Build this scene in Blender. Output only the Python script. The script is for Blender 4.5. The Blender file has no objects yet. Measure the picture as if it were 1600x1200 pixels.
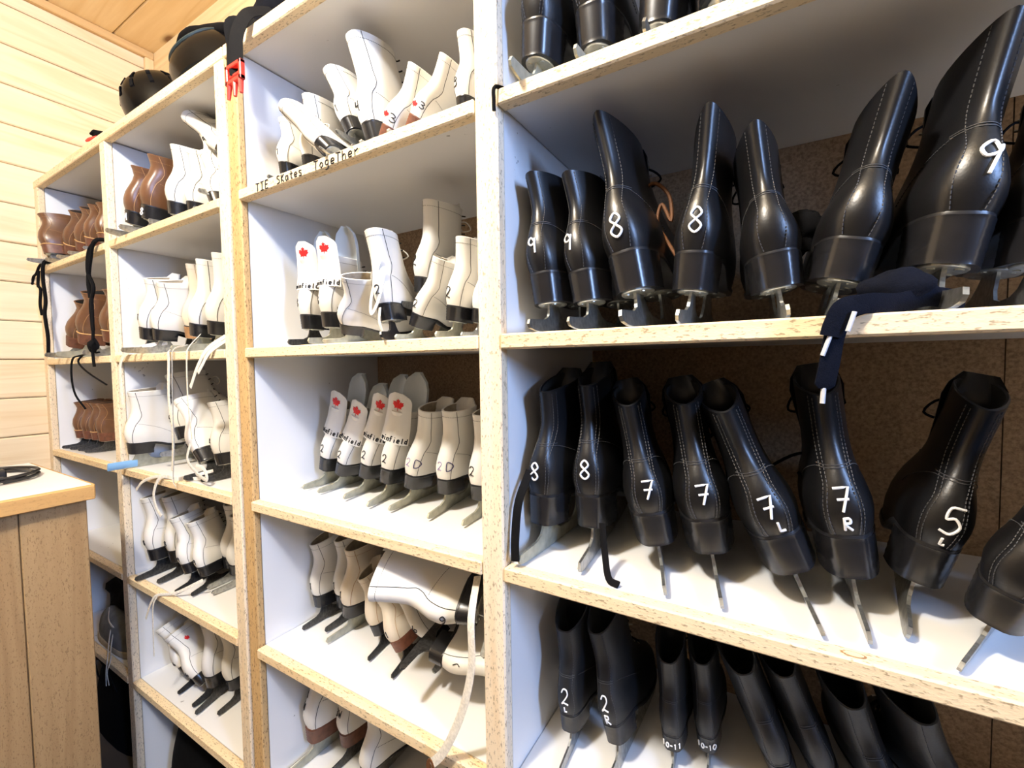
import bpy, math, random
from mathutils import Vector, Matrix, Euler
random.seed(4)
sc = bpy.context.scene
COL = sc.collection

# ------------------------------------------------------------------ camera, world, lights, exposure
EYE = 1.30                                   # camera height above the floor; everything below is written relative to it
cam = bpy.data.cameras.new('camera'); cam.lens = 15.519; cam.sensor_width = 36.0; cam.clip_start = 0.02
camo = bpy.data.objects.new('camera', cam); COL.objects.link(camo)
camo.location = (0, -0.53, 0); camo.rotation_euler = (1.52592393, 0.0139677, 0.53398071)
sc.camera = camo
w = bpy.data.worlds.new('world'); sc.world = w; w.use_nodes = True
w.node_tree.nodes['Background'].inputs[0].default_value = (0.55, 0.70, 1.0, 1)
w.node_tree.nodes['Background'].inputs[1].default_value = 1.0

def area(name, loc, rot, sx, sy, power, color):
    l = bpy.data.lights.new(name, 'AREA'); l.shape = 'RECTANGLE'; l.size = sx; l.size_y = sy
    l.energy = power; l.color = color
    o = bpy.data.objects.new(name, l); COL.objects.link(o); o.location = loc; o.rotation_euler = rot
    return o
bulb = bpy.data.lights.new('ceiling_lamp', 'POINT'); bulb.energy = 98; bulb.color = (1.0, 0.97, 0.92); bulb.shadow_soft_size = 0.075
bo = bpy.data.objects.new('ceiling_lamp', bulb); COL.objects.link(bo); bo.location = (-0.55, -0.92, 1.20)
area('window_daylight', (1.70, -0.70, 0.72), (0, math.radians(90), 0), 0.95, 0.20, 42, (0.34, 0.54, 1.0))
sc.view_settings.view_transform = 'Standard'; sc.view_settings.look = 'None'
sc.view_settings.gamma = 1.0; sc.view_settings.use_curve_mapping = False
sc.view_settings.exposure = 0.57

# ------------------------------------------------------------------ where each skate stands: type, x, y, z, yaw, lean, pitch, size, height factor
FIT = {
    '4b1a': ["bs", -0.2957, 0.018, 0.378, 0.0114, 0.1169, 0.02, 0.9273, 1.0],
    '4b1b': ["bs", -0.2134, 0.0433, 0.378, -0.0153, -0.0058, 0.053, 0.986, 1.0],
    '4b1c': ["bs", -0.1349, 0.0458, 0.378, 0.05, 0.0925, 0.01, 0.9515, 1.0],
    '4b1d': ["bs", -0.058, 0.0442, 0.378, 0.062, 0.084, 0.01, 0.974, 1.0],
    '4b2a': ["bm", -0.2808, 0.037, 0.043, -0.0053, -0.0913, 0.007, 0.9272, 0.991],
    '4b2b': ["bm", -0.2241, 0.045, 0.043, -0.0849, -0.1212, 0.0, 0.8874, 1.013],
    '4b2c': ["bt", -0.1532, 0.0429, 0.043, -0.0448, -0.1752, 0.006, 1.0297, 1.079],
    '4b2d': ["bt", -0.097, 0.0532, 0.043, -0.0086, 0.1106, 0.013, 0.9159, 1.094],
    '4b2e': ["bt", 0.0117, 0.054, 0.043, 0.047, -0.1442, 0.02, 0.9232, 0.881],
    '4b2f': ["bt", 0.0516, 0.0526, 0.043, -0.0004, 0.2322, 0.007, 0.9837, 0.882],
    '4b2g': ["bt", 0.1391, 0.0501, 0.043, 0.009, 0.1645, 0.01, 1.0684, 0.905],
    '4b2h': ["bt", 0.2064, 0.0584, 0.043, -0.032, 0.1539, 0.009, 0.8231, 1.111],
    '4b3a': ["bs", -0.3097, 0.0532, -0.293, -0.0462, 0.0723, 0.013, 0.9399, 1.101],
    '4b3b': ["bs", -0.2297, 0.073, -0.293, 0.0789, -0.0198, 0.013, 0.9682, 1.105],
    '4b3c': ["bs", -0.1213, 0.0674, -0.293, 0.2453, -0.192, 0.015, 0.9708, 0.972],
    '4b3d': ["bs", -0.0557, 0.0722, -0.293, 0.1818, -0.1679, 0.016, 1.0226, 0.91],
    '4b3e': ["bs", 0.0436, 0.0642, -0.293, 0.1456, -0.378, 0.012, 0.9978, 0.996],
    '4b3f': ["bs", 0.088, 0.07, -0.293, 0.009, -0.154, 0.015, 0.967, 1.085],
    '4b3g': ["bs", 0.126, 0.099, -0.293, -0.136, 0.24, 0.021, 0.913, 1.123],
    '4b3h': ["bs", 0.167, 0.054, -0.293, -0.471, 0.297, 0.023, 0.837, 0.956],
    '4b4a': ["bk", -0.2727, 0.0894, -0.626, 0.0606, -0.0345, 0.004, 0.7385, 1.158],
    '4b4b': ["bk", -0.198, 0.102, -0.626, -0.056, -0.169, 0.004, 0.747, 1.178],
    '4b4c': ["bk", -0.1244, 0.1429, -0.626, 0.0699, -0.051, 0.007, 0.661, 1.05],
    '4b4d': ["bk", -0.0775, 0.1677, -0.626, 0.0407, -0.07, 0.005, 0.6345, 1.097],
    '4b4e': ["bk", 0.0398, 0.1686, -0.626, 0.2835, -0.3613, 0.008, 0.7166, 1.168],
    '4b4f': ["bk", 0.0942, 0.1858, -0.626, 0.2667, -0.3778, 0.006, 0.7021, 1.24],
    '4b4g': ["bk", 0.1568, 0.1773, -0.626, 0.234, -0.3352, 0.01, 0.7121, 1.073],
    '4b4h': ["bk", 0.237, 0.194, -0.626, 0.3959, -0.3822, 0.005, 0.7034, 1.19],
    '3b1a': ["ws", -0.889, 0.036, 0.378, 0.233, 0.032, 0.005, 0.691, 0.785],
    '3b1b': ["wm", -0.8442, 0.0583, 0.378, 0.1851, 0.0508, 0.006, 0.7935, 0.892],
    '3b1c': ["wm", -0.692, 0.0173, 0.378, 0.2448, -0.7736, 0.009, 0.6901, 0.98],
    '3b1d': ["wm", -0.7006, 0.0641, 0.427, 0.1469, -0.3589, 0.009, 0.7995, 0.775],
    '3b1e': ["wt", -0.647, 0.0614, 0.378, 0.0732, -0.1831, 0.009, 0.9375, 1.0],
    '3b1f': ["wm", -0.623, 0.0412, 0.378, 0.1441, 0.5723, 0.008, 0.7281, 0.831],
    '3b1g': ["wm", -0.5571, 0.0389, 0.378, 0.1697, 0.6198, 0.008, 0.7025, 0.829],
    '3b1h': ["wm", -0.4364, 0.0539, 0.378, 0.0517, 0.0356, 0.004, 0.6939, 0.811],
    '3b2a': ["wl", -0.877, 0.065, 0.043, 0.211, 0.041, 0.01, 0.816, 1.017],
    '3b2b': ["wl", -0.799, 0.059, 0.043, 0.159, 0.035, 0.008, 0.819, 0.994],
    '3b2c': ["wm", -0.7236, 0.0361, 0.043, -0.5625, 0.5915, 0.01, 0.5755, 0.947],
    '3b2d': ["wm", -0.5739, 0.0233, 0.043, 0.4979, -0.1317, 0.016, 0.8344, 0.89],
    '3b2e': ["wt", -0.5867, 0.1013, 0.1035, 0.1434, 0.173, 0.014, 0.8525, 0.836],
    '3b2f': ["wm", -0.5695, 0.0564, 0.043, 0.1744, 0.4468, 0.008, 0.6715, 0.9],
    '3b2g': ["wm", -0.4849, 0.069, 0.043, 0.1518, 0.1802, 0.01, 0.7491, 0.892],
    '3b2h': ["wm", -0.449, 0.091, 0.043, 0.037, 0.214, 0.01, 0.628, 0.998],
    '3b3a': ["wl", -0.9563, 0.14, -0.293, 0.1138, 0.3309, 0.005, 0.8238, 1.155],
    '3b3b': ["wl", -0.8977, 0.137, -0.293, 0.1017, 0.4216, 0.004, 0.8009, 1.113],
    '3b3c': ["wl", -0.8084, 0.1349, -0.293, 0.188, 0.3276, 0.005, 0.837, 1.11],
    '3b3d': ["wl", -0.7224, 0.1233, -0.293, 0.2495, 0.2399, 0.008, 0.8687, 1.044],
    '3b3e': ["wm", -0.66, 0.129, -0.293, 0.09, 0.276, 0.01, 0.86, 0.955],
    '3b3f': ["wm", -0.5623, 0.1309, -0.293, 0.1681, 0.1061, 0.01, 0.8625, 0.915],
    '3b3g': ["wm", -0.48, 0.133, -0.293, 0.093, 0.057, 0.012, 0.844, 0.913],
    '3b4a': ["ws", -0.9514, 0.1243, -0.626, 0.0338, -0.0183, 0.025, 0.7357, 1.205],
    '3b4b': ["ws", -0.8971, 0.1461, -0.626, 0.0586, -0.0006, 0.005, 0.7676, 1.214],
    '3b4c': ["ws", -0.857, 0.125, -0.626, -0.0207, 0.1185, 0.008, 0.8505, 1.052],
    '3b4d': ["ws", -0.7338, 0.1253, -0.626, 0.2039, -0.2787, 0.014, 0.7423, 0.881],
    '3b4e': ["ws", -0.6515, 0.1129, -0.626, 0.219, -0.4007, 0.016, 0.7543, 0.799],
    '3b4f': ["wt", -0.5482, 0.1227, -0.5863, 0.2164, -0.7621, 0.008, 0.7236, 1.084],
    '3b4g': ["wt", -0.385, 0.066, -0.442, -1.132, -1.135, 1.364, 0.916, 1.0],
    '3b4h': ["wm", -0.5717, 0.0503, -0.5285, 2.505, 1.497, 2.35, 0.7905, 1.0],
    '3b5a': ["ws", -0.9574, 0.0893, -0.955, -0.0157, 0.1063, 0.002, 0.9895, 1.138],
    '3b5b': ["ws", -0.8762, 0.1272, -0.955, 0.0101, 0.0101, 0.003, 0.865, 1.139],
    '3b5c': ["wm", -0.776, 0.096, -0.955, 0.021, 0.164, 0.012, 0.858, 0.959],
    '3b5d': ["wm", -0.578, 0.244, -0.955, -3.042, 0, 0, 0.9, 1.0],
    '2b1a': ["br", -1.6161, 0.0117, 0.378, 0.2506, 0.2685, 0.013, 0.9107, 1.067],
    '2b1b': ["br", -1.5496, 0.0252, 0.378, 0.2096, 0.2734, 0.013, 0.9953, 1.068],
    '2b1c': ["wm", -1.4142, 0.0387, 0.378, 0.1039, 0.192, 0.01, 0.8734, 0.993],
    '2b1d': ["wm", -1.3512, 0.0596, 0.378, 0.0796, 0.1273, 0.009, 0.8015, 0.986],
    '2b1e': ["wm", -1.1984, 0.048, 0.378, -0.1057, -0.3334, 0.004, 0.7555, 0.927],
    '2b1f': ["wm", -1.214, 0.073, 0.432, -0.1, -0.327, 0.118, 0.847, 1.0],
    '2b1g': ["wm", -1.14, 0.076, 0.504, 0.153, -0.851, 0.07, 0.858, 1.0],
    '2b2a': ["ws", -1.5244, 0.0002, 0.043, 0.1861, 0.2304, 0.008, 0.8234, 1.113],
    '2b2b': ["ws", -1.4874, 0.0151, 0.043, 0.0543, 0.291, 0.008, 0.7864, 1.11],
    '2b2c': ["wt", -1.4277, 0.0719, 0.043, -0.0061, 0.1716, 0.011, 0.8643, 1.08],
    '2b2d': ["wt", -1.3148, 0.0342, 0.043, 0.2355, 0.2038, 0.01, 0.9258, 0.94],
    '2b2e': ["wt", -1.2427, 0.0454, 0.043, 0.2331, 0.1573, 0.014, 0.9272, 0.981],
    '2b3a': ["wm", -1.6385, -0.0005, -0.293, 0.0511, 0.1385, 0.005, 0.8503, 1.117],
    '2b3b': ["wm", -1.5444, 0.0956, -0.2624, -0.0562, -0.2665, 0.018, 0.9403, 1.098],
    '2b3c': ["wm", -1.3, 0.05, -0.293, 0.045, -0.577, 0.006, 0.889, 1.132],
    '2b3d': ["wm", -1.245, 0.058, -0.293, 0.05, -0.133, 0.007, 0.803, 1.017],
    '2b4a': ["wm", -1.6096, 0.0357, -0.626, 0.1627, -0.1111, 0.015, 0.8582, 1.147],
    '2b4b': ["wm", -1.536, 0.0599, -0.626, 0.2702, -0.0825, 0.008, 0.8722, 1.166],
    '2b4c': ["wm", -1.4291, 0.0561, -0.626, 0.375, -0.2235, 0.01, 0.8164, 0.981],
    '2b4d': ["wm", -1.3726, 0.0706, -0.626, 0.3732, -0.2076, 0.009, 0.7941, 0.965],
    '2b4e': ["wm", -1.3687, 0.119, -0.626, 0.1156, 0.0844, 0.002, 0.9181, 1.008],
    '2b4f': ["wm", -1.32, 0.1101, -0.626, -0.0001, 0.1004, 0.005, 0.9047, 0.899],
    '2b5a': ["wm", -1.494, 0.077, -0.955, 0.352, -0.603, 0.012, 0.753, 1.058],
    '2b5b': ["wm", -1.3981, 0.0769, -0.955, 0.2881, -0.7473, 0.011, 0.7928, 1.097],
    '2b5c': ["wm", -1.367, 0.0679, -0.955, 0.3471, -0.0552, 0.007, 0.8835, 1.098],
    '2b5d': ["wm", -1.3044, 0.095, -0.955, 0.2068, -0.1634, 0.006, 0.7919, 1.132],
    '1b1a': ["br", -2.236, -0.008, 0.378, 0.047, -0.15, 0.011, 0.858, 0.983],
    '1b1b': ["br", -2.194, 0.026, 0.378, 0.068, 0.447, 0.009, 0.883, 1.029],
    '1b1c': ["br", -2.101, 0.032, 0.378, 0.055, 0.431, 0.009, 0.864, 1.015],
    '1b1d': ["br", -2.001, 0.033, 0.378, 0.045, 0.311, 0.01, 0.825, 0.979],
    '1b1e': ["br", -1.878, 0.035, 0.378, 0.041, 0.011, 0.008, 0.768, 0.932],
    '1b2a': ["br", -2.1459, 0.0016, 0.043, 0.1638, 0.4741, 0.006, 0.9644, 1.025],
    '1b2b': ["br", -2.0593, 0.0128, 0.043, 0.0358, 0.3442, 0.006, 0.984, 1.122],
    '1b2c': ["br", -1.829, 0.014, 0.043, 0.047, 0.167, 0.009, 0.958, 1.019],
    '1b3a': ["br", -2.252, 0.05, -0.293, 0, 0.03, 0.0, 0.74, 1.12],
    '1b3b': ["br", -2.19, 0.055, -0.293, 0, 0.03, 0.0, 0.74, 1.12],
    '1b3c': ["br", -2.128, 0.06, -0.293, 0, 0.03, 0.0, 0.74, 1.12],
    '1b3d': ["br", -2.062, 0.06, -0.293, 0, 0.03, 0.0, 0.74, 1.12],
}
# ------------------------------------------------------------------ materials
MATS = {}
def new_mat(name):
    m = bpy.data.materials.new(name); m.use_nodes = True; MATS[name] = m
    nt = m.node_tree; b = nt.nodes['Principled BSDF']
    return m, nt, b
def N(nt, t, **k):
    n = nt.nodes.new(t)
    for a, v in k.items():
        if a in n.inputs: n.inputs[a].default_value = v
        else: setattr(n, a, v)
    return n
def ramp(nt, fac, stops):
    r = nt.nodes.new('ShaderNodeValToRGB'); e = r.color_ramp.elements
    while len(e) < len(stops): e.new(0.5)
    for i, (p, c) in enumerate(stops):
        e[i].position = p; e[i].color = (*c, 1) if len(c) == 3 else c
    nt.links.new(fac, r.inputs[0]); return r.outputs[0]
def mixc(nt, fac, a, b, mode='MIX'):
    n = nt.nodes.new('ShaderNodeMix'); n.data_type = 'RGBA'; n.blend_type = mode
    if isinstance(fac, (int, float)): n.inputs[0].default_value = fac
    else: nt.links.new(fac, n.inputs[0])
    for i, v in ((6, a), (7, b)):
        if isinstance(v, tuple): n.inputs[i].default_value = (*v, 1)
        else: nt.links.new(v, n.inputs[i])
    return n.outputs[2]
def plain(name, col, rough=0.5, metal=0.0, noise=0.0, nscale=60, bump=0.0, bscale=300, spec=0.5, coat=0.0):
    m, nt, b = new_mat(name)
    b.inputs['Roughness'].default_value = rough; b.inputs['Metallic'].default_value = metal
    b.inputs['Specular IOR Level'].default_value = spec
    b.inputs['Coat Weight'].default_value = coat; b.inputs['Coat Roughness'].default_value = 0.15
    tc = nt.nodes.new('ShaderNodeTexCoord')
    if noise:
        n = N(nt, 'ShaderNodeTexNoise', Scale=nscale, Detail=4.0); nt.links.new(tc.outputs['Object'], n.inputs['Vector'])
        d = tuple(max(0, c * (1 - noise)) for c in col); u = tuple(min(1, c * (1 + noise * 0.5)) for c in col)
        nt.links.new(ramp(nt, n.outputs['Fac'], [(0.3, d), (0.7, u)]), b.inputs['Base Color'])
    else: b.inputs['Base Color'].default_value = (*col, 1)
    if bump:
        n = N(nt, 'ShaderNodeTexNoise', Scale=bscale, Detail=3.0); nt.links.new(tc.outputs['Object'], n.inputs['Vector'])
        bp = N(nt, 'ShaderNodeBump', Strength=bump, Distance=0.001); nt.links.new(n.outputs['Fac'], bp.inputs['Height'])
        nt.links.new(bp.outputs['Normal'], b.inputs['Normal'])
    return m
def wood(name, axis, light, dark, speck=0.0, knots=0.0, rough=0.65, tone=0.25):
    """pine with the grain running along one axis; rough-sawn faces carry dark specks"""
    m, nt, b = new_mat(name)
    g = nt.nodes.new('ShaderNodeNewGeometry'); oi = nt.nodes.new('ShaderNodeObjectInfo')
    add = N(nt, 'ShaderNodeVectorMath', operation='ADD'); mul = N(nt, 'ShaderNodeVectorMath', operation='SCALE')
    cmb = nt.nodes.new('ShaderNodeCombineXYZ')
    for i in range(3): nt.links.new(oi.outputs['Random'], cmb.inputs[i])
    nt.links.new(cmb.outputs[0], mul.inputs[0]); mul.inputs['Scale'].default_value = 17.0
    nt.links.new(g.outputs['Position'], add.inputs[0]); nt.links.new(mul.outputs[0], add.inputs[1])
    mp = nt.nodes.new('ShaderNodeMapping'); nt.links.new(add.outputs[0], mp.inputs['Vector'])
    sc3 = [1, 1, 1]; sc3['xyz'.index(axis)] = 0.06; mp.inputs['Scale'].default_value = sc3
    n1 = N(nt, 'ShaderNodeTexNoise', Scale=38.0, Detail=5.0, Roughness=0.6); nt.links.new(mp.outputs[0], n1.inputs['Vector'])
    n2 = N(nt, 'ShaderNodeTexNoise', Scale=7.0, Detail=3.0, Distortion=1.2); nt.links.new(mp.outputs[0], n2.inputs['Vector'])
    wv = N(nt, 'ShaderNodeMath', operation='MULTIPLY'); nt.links.new(n2.outputs['Fac'], wv.inputs[0]); wv.inputs[1].default_value = 9.0
    fr = N(nt, 'ShaderNodeMath', operation='PINGPONG'); nt.links.new(wv.outputs[0], fr.inputs[0]); fr.inputs[1].default_value = 1.0
    mid = tuple(a * 0.6 + d * 0.4 for a, d in zip(light, dark))
    c = mixc(nt, ramp(nt, n1.outputs['Fac'], [(0.35, (0, 0, 0)), (0.7, (1, 1, 1))]), mid, light)
    c = mixc(nt, ramp(nt, fr.outputs[0], [(0.0, (0.45,) * 3), (0.35, (0, 0, 0))]), c, dark)
    tn = N(nt, 'ShaderNodeMapRange'); nt.links.new(oi.outputs['Random'], tn.inputs[0]); tn.inputs[3].default_value = 0.0; tn.inputs[4].default_value = tone
    c = mixc(nt, tn.outputs[0], c, dark)
    h = n1.outputs['Fac']
    if knots:
        mk = nt.nodes.new('ShaderNodeMapping'); nt.links.new(add.outputs[0], mk.inputs['Vector'])
        s2 = [1, 1, 1]; s2['xyz'.index(axis)] = 0.42; mk.inputs['Scale'].default_value = s2
        vo = N(nt, 'ShaderNodeTexVoronoi', Scale=knots); nt.links.new(mk.outputs[0], vo.inputs['Vector'])
        c = mixc(nt, ramp(nt, vo.outputs['Distance'], [(0.03, (1, 1, 1)), (0.075, (0.25,) * 3), (0.11, (0, 0, 0))]), c, (0.20, 0.09, 0.03))
    if speck:
        ms = nt.nodes.new('ShaderNodeMapping'); nt.links.new(add.outputs[0], ms.inputs['Vector'])
        s3 = [1, 1, 1]; s3['xyz'.index(axis)] = 0.35; ms.inputs['Scale'].default_value = s3
        n3 = N(nt, 'ShaderNodeTexNoise', Scale=330.0, Detail=2.0, Roughness=0.7); nt.links.new(ms.outputs[0], n3.inputs['Vector'])
        c = mixc(nt, ramp(nt, n3.outputs['Fac'], [(0.565, (0, 0, 0)), (0.66, (speck,) * 3)]), c, (0.13, 0.07, 0.02))
        h = n3.outputs['Fac']
    bp = N(nt, 'ShaderNodeBump', Strength=0.35, Distance=0.0012); nt.links.new(h, bp.inputs['Height'])
    nt.links.new(bp.outputs['Normal'], b.inputs['Normal']); nt.links.new(c, b.inputs['Base Color'])
    b.inputs['Roughness'].default_value = rough
    return m
LT, DK = (0.86, 0.66, 0.40), (0.62, 0.36, 0.13)
wood('plank_y', 'y', (0.86, 0.73, 0.52), (0.66, 0.46, 0.23), knots=4.2, tone=0.30, rough=0.55)
wood('plank_x', 'x', (0.88, 0.70, 0.42), (0.68, 0.44, 0.18), knots=4.2, tone=0.30, rough=0.55)
wood('trim_y', 'y', (0.66, 0.44, 0.20), (0.46, 0.26, 0.10), tone=0.1)
wood('trim_z', 'z', (0.82, 0.60, 0.33), (0.55, 0.32, 0.12), tone=0.1)
wood('sawn_z', 'z', (0.88, 0.77, 0.60), (0.74, 0.54, 0.30), speck=0.6, knots=2.0, tone=0.15, rough=0.8)
wood('sawn_x', 'x', (0.88, 0.74, 0.51), (0.72, 0.50, 0.25), speck=0.6, knots=2.4, tone=0.15, rough=0.8)
wood('dark_pine', 'z', (0.62, 0.42, 0.20), (0.42, 0.25, 0.09), speck=0.8, knots=2.0, tone=0.1, rough=0.8)  # darker tan pine, used for one post of the double pair
wood('counter_plank', 'z', (0.44, 0.30, 0.15), (0.28, 0.165, 0.07), speck=0.5, knots=3.0, tone=0.45, rough=0.75)
wood('counter_edge', 'y', (0.66, 0.40, 0.15), (0.42, 0.22, 0.07), speck=0.2, tone=0.1)
wood('floor_board', 'x', (0.10, 0.085, 0.07), (0.06, 0.05, 0.04), tone=0.4)
def melamine():
    m, nt, b = new_mat('melamine')
    g = nt.nodes.new('ShaderNodeNewGeometry')
    n = N(nt, 'ShaderNodeTexNoise', Scale=95.0, Detail=2.0); nt.links.new(g.outputs['Position'], n.inputs['Vector'])
    n2 = N(nt, 'ShaderNodeTexNoise', Scale=6.0, Detail=2.0); nt.links.new(g.outputs['Position'], n2.inputs['Vector'])
    mu = N(nt, 'ShaderNodeMath', operation='MULTIPLY'); nt.links.new(n.outputs['Fac'], mu.inputs[0]); nt.links.new(n2.outputs['Fac'], mu.inputs[1])
    c = mixc(nt, ramp(nt, mu.outputs[0], [(0.475, (0, 0, 0)), (0.49, (0.7,) * 3)]), (0.80, 0.80, 0.80), (0.20, 0.19, 0.18))
    nt.links.new(c, b.inputs['Base Color']); b.inputs['Roughness'].default_value = 0.42
melamine()
def hardboard():
    m, nt, b = new_mat('hardboard')
    g = nt.nodes.new('ShaderNodeNewGeometry')
    n = N(nt, 'ShaderNodeTexNoise', Scale=230.0, Detail=3.0); nt.links.new(g.outputs['Position'], n.inputs['Vector'])
    nt.links.new(ramp(nt, n.outputs['Fac'], [(0.3, (0.20, 0.125, 0.065)), (0.7, (0.40, 0.27, 0.155))]), b.inputs['Base Color'])
    b.inputs['Roughness'].default_value = 0.8
hardboard()
plain('black_leather', (0.007, 0.007, 0.008), 0.36, bump=0.12, bscale=420, spec=0.55)
plain('black_kid_leather', (0.009, 0.0095, 0.011), 0.5, noise=0.4, nscale=40, bump=0.2, bscale=260)
plain('black_rubber', (0.016, 0.016, 0.018), 0.36, noise=0.4, nscale=90, bump=0.15, bscale=200)
plain('black_heel', (0.013, 0.013, 0.015), 0.26, noise=0.3, nscale=70, spec=0.6)
plain('white_leather', (0.80, 0.78, 0.73), 0.45, noise=0.07, nscale=9, bump=0.10, bscale=240)
plain('cream_leather', (0.76, 0.68, 0.56), 0.5, noise=0.12, nscale=10, bump=0.12, bscale=240)
plain('white_plastic', (0.82, 0.81, 0.78), 0.35, noise=0.05, nscale=20)
plain('tongue_foam', (0.74, 0.80, 0.83), 0.6, bump=0.1, bscale=200)
plain('brown_leather', (0.155, 0.072, 0.036), 0.33, noise=0.35, nscale=16, bump=0.12, bscale=180, spec=0.55)
plain('brown_heel', (0.15, 0.055, 0.03), 0.45, noise=0.35, nscale=80)
plain('tan_heel', (0.38, 0.21, 0.10), 0.5, noise=0.25, nscale=60)
plain('welt', (0.55, 0.33, 0.14), 0.6)
plain('steel', (0.42, 0.43, 0.42), 0.35, 0.9, noise=0.35, nscale=120)
plain('dark_steel', (0.10, 0.10, 0.10), 0.40, 0.8, noise=0.5, nscale=160)
plain('pale_steel', (0.42, 0.42, 0.34), 0.5, 0.4, noise=0.25, nscale=60)
plain('plate_steel', (0.50, 0.50, 0.45), 0.35, 0.8, noise=0.25, nscale=90)
plain('blue_guard', (0.22, 0.45, 0.75), 0.45)
plain('dark_lining', (0.025, 0.023, 0.02), 0.9)
plain('cream_lining', (0.42, 0.35, 0.25), 0.9, noise=0.2, nscale=80)
plain('grey_stitch', (0.06, 0.06, 0.065), 0.7)
plain('dark_stitch', (0.02, 0.018, 0.016), 0.8)
plain('brown_stitch', (0.42, 0.24, 0.11), 0.7)
plain('white_paint', (0.88, 0.88, 0.88), 0.5)
plain('black_marker', (0.012, 0.012, 0.014), 0.6)
plain('purple_marker', (0.30, 0.24, 0.52), 0.6)
plain('navy_marker', (0.03, 0.03, 0.12), 0.6)
plain('red_print', (0.72, 0.012, 0.015), 0.5)
plain('white_lace', (0.78, 0.75, 0.68), 0.85, noise=0.2, nscale=200, bump=0.4, bscale=900, spec=0.12)
plain('black_lace', (0.004, 0.004, 0.005), 0.85, bump=0.5, bscale=900, spec=0.12)
plain('navy_lace', (0.0035, 0.0048, 0.011), 0.9, noise=0.4, nscale=500, bump=0.6, bscale=900, spec=0.12)
plain('brown_lace', (0.17, 0.065, 0.02), 0.7, noise=0.3, nscale=300)
plain('clear_aglet', (0.55, 0.57, 0.60), 0.25)
plain('brass', (0.5, 0.45, 0.35), 0.35, 0.9)
plain('helmet_shell', (0.003, 0.003, 0.0035), 0.22, noise=0.3, nscale=14, spec=0.22)
plain('helmet_matt', (0.02, 0.035, 0.038), 0.42)
plain('black_foam', (0.004, 0.004, 0.005), 0.9, bump=0.3, bscale=300, spec=0.12)
plain('black_cloth', (0.004, 0.004, 0.0045), 0.95, noise=0.4, nscale=60, bump=0.6, bscale=400, spec=0.12)
plain('navy_cloth', (0.004, 0.005, 0.010), 0.9, noise=0.3, nscale=80, bump=0.5, bscale=300, spec=0.12)
plain('grey_cloth', (0.16, 0.17, 0.18), 0.9, noise=0.3, nscale=30, bump=0.3, bscale=200, spec=0.12)
plain('buff_cloth', (0.42, 0.36, 0.26), 0.9, noise=0.2, nscale=50)
plain('strap_web', (0.004, 0.004, 0.005), 0.75, bump=0.6, bscale=700, spec=0.12)
plain('red_plastic', (0.80, 0.045, 0.03), 0.35)
plain('white_label', (0.70, 0.78, 0.80), 0.5)
plain('blue_trim', (0.30, 0.55, 0.72), 0.6)
plain('cable_black', (0.012, 0.012, 0.013), 0.45)
plain('laminate', (0.84, 0.84, 0.83), 0.35, noise=0.03, nscale=20)
plain('wall_paint', (0.14, 0.10, 0.06), 0.8)
plain('joint_dark', (0.16, 0.09, 0.04), 0.9)

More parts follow.
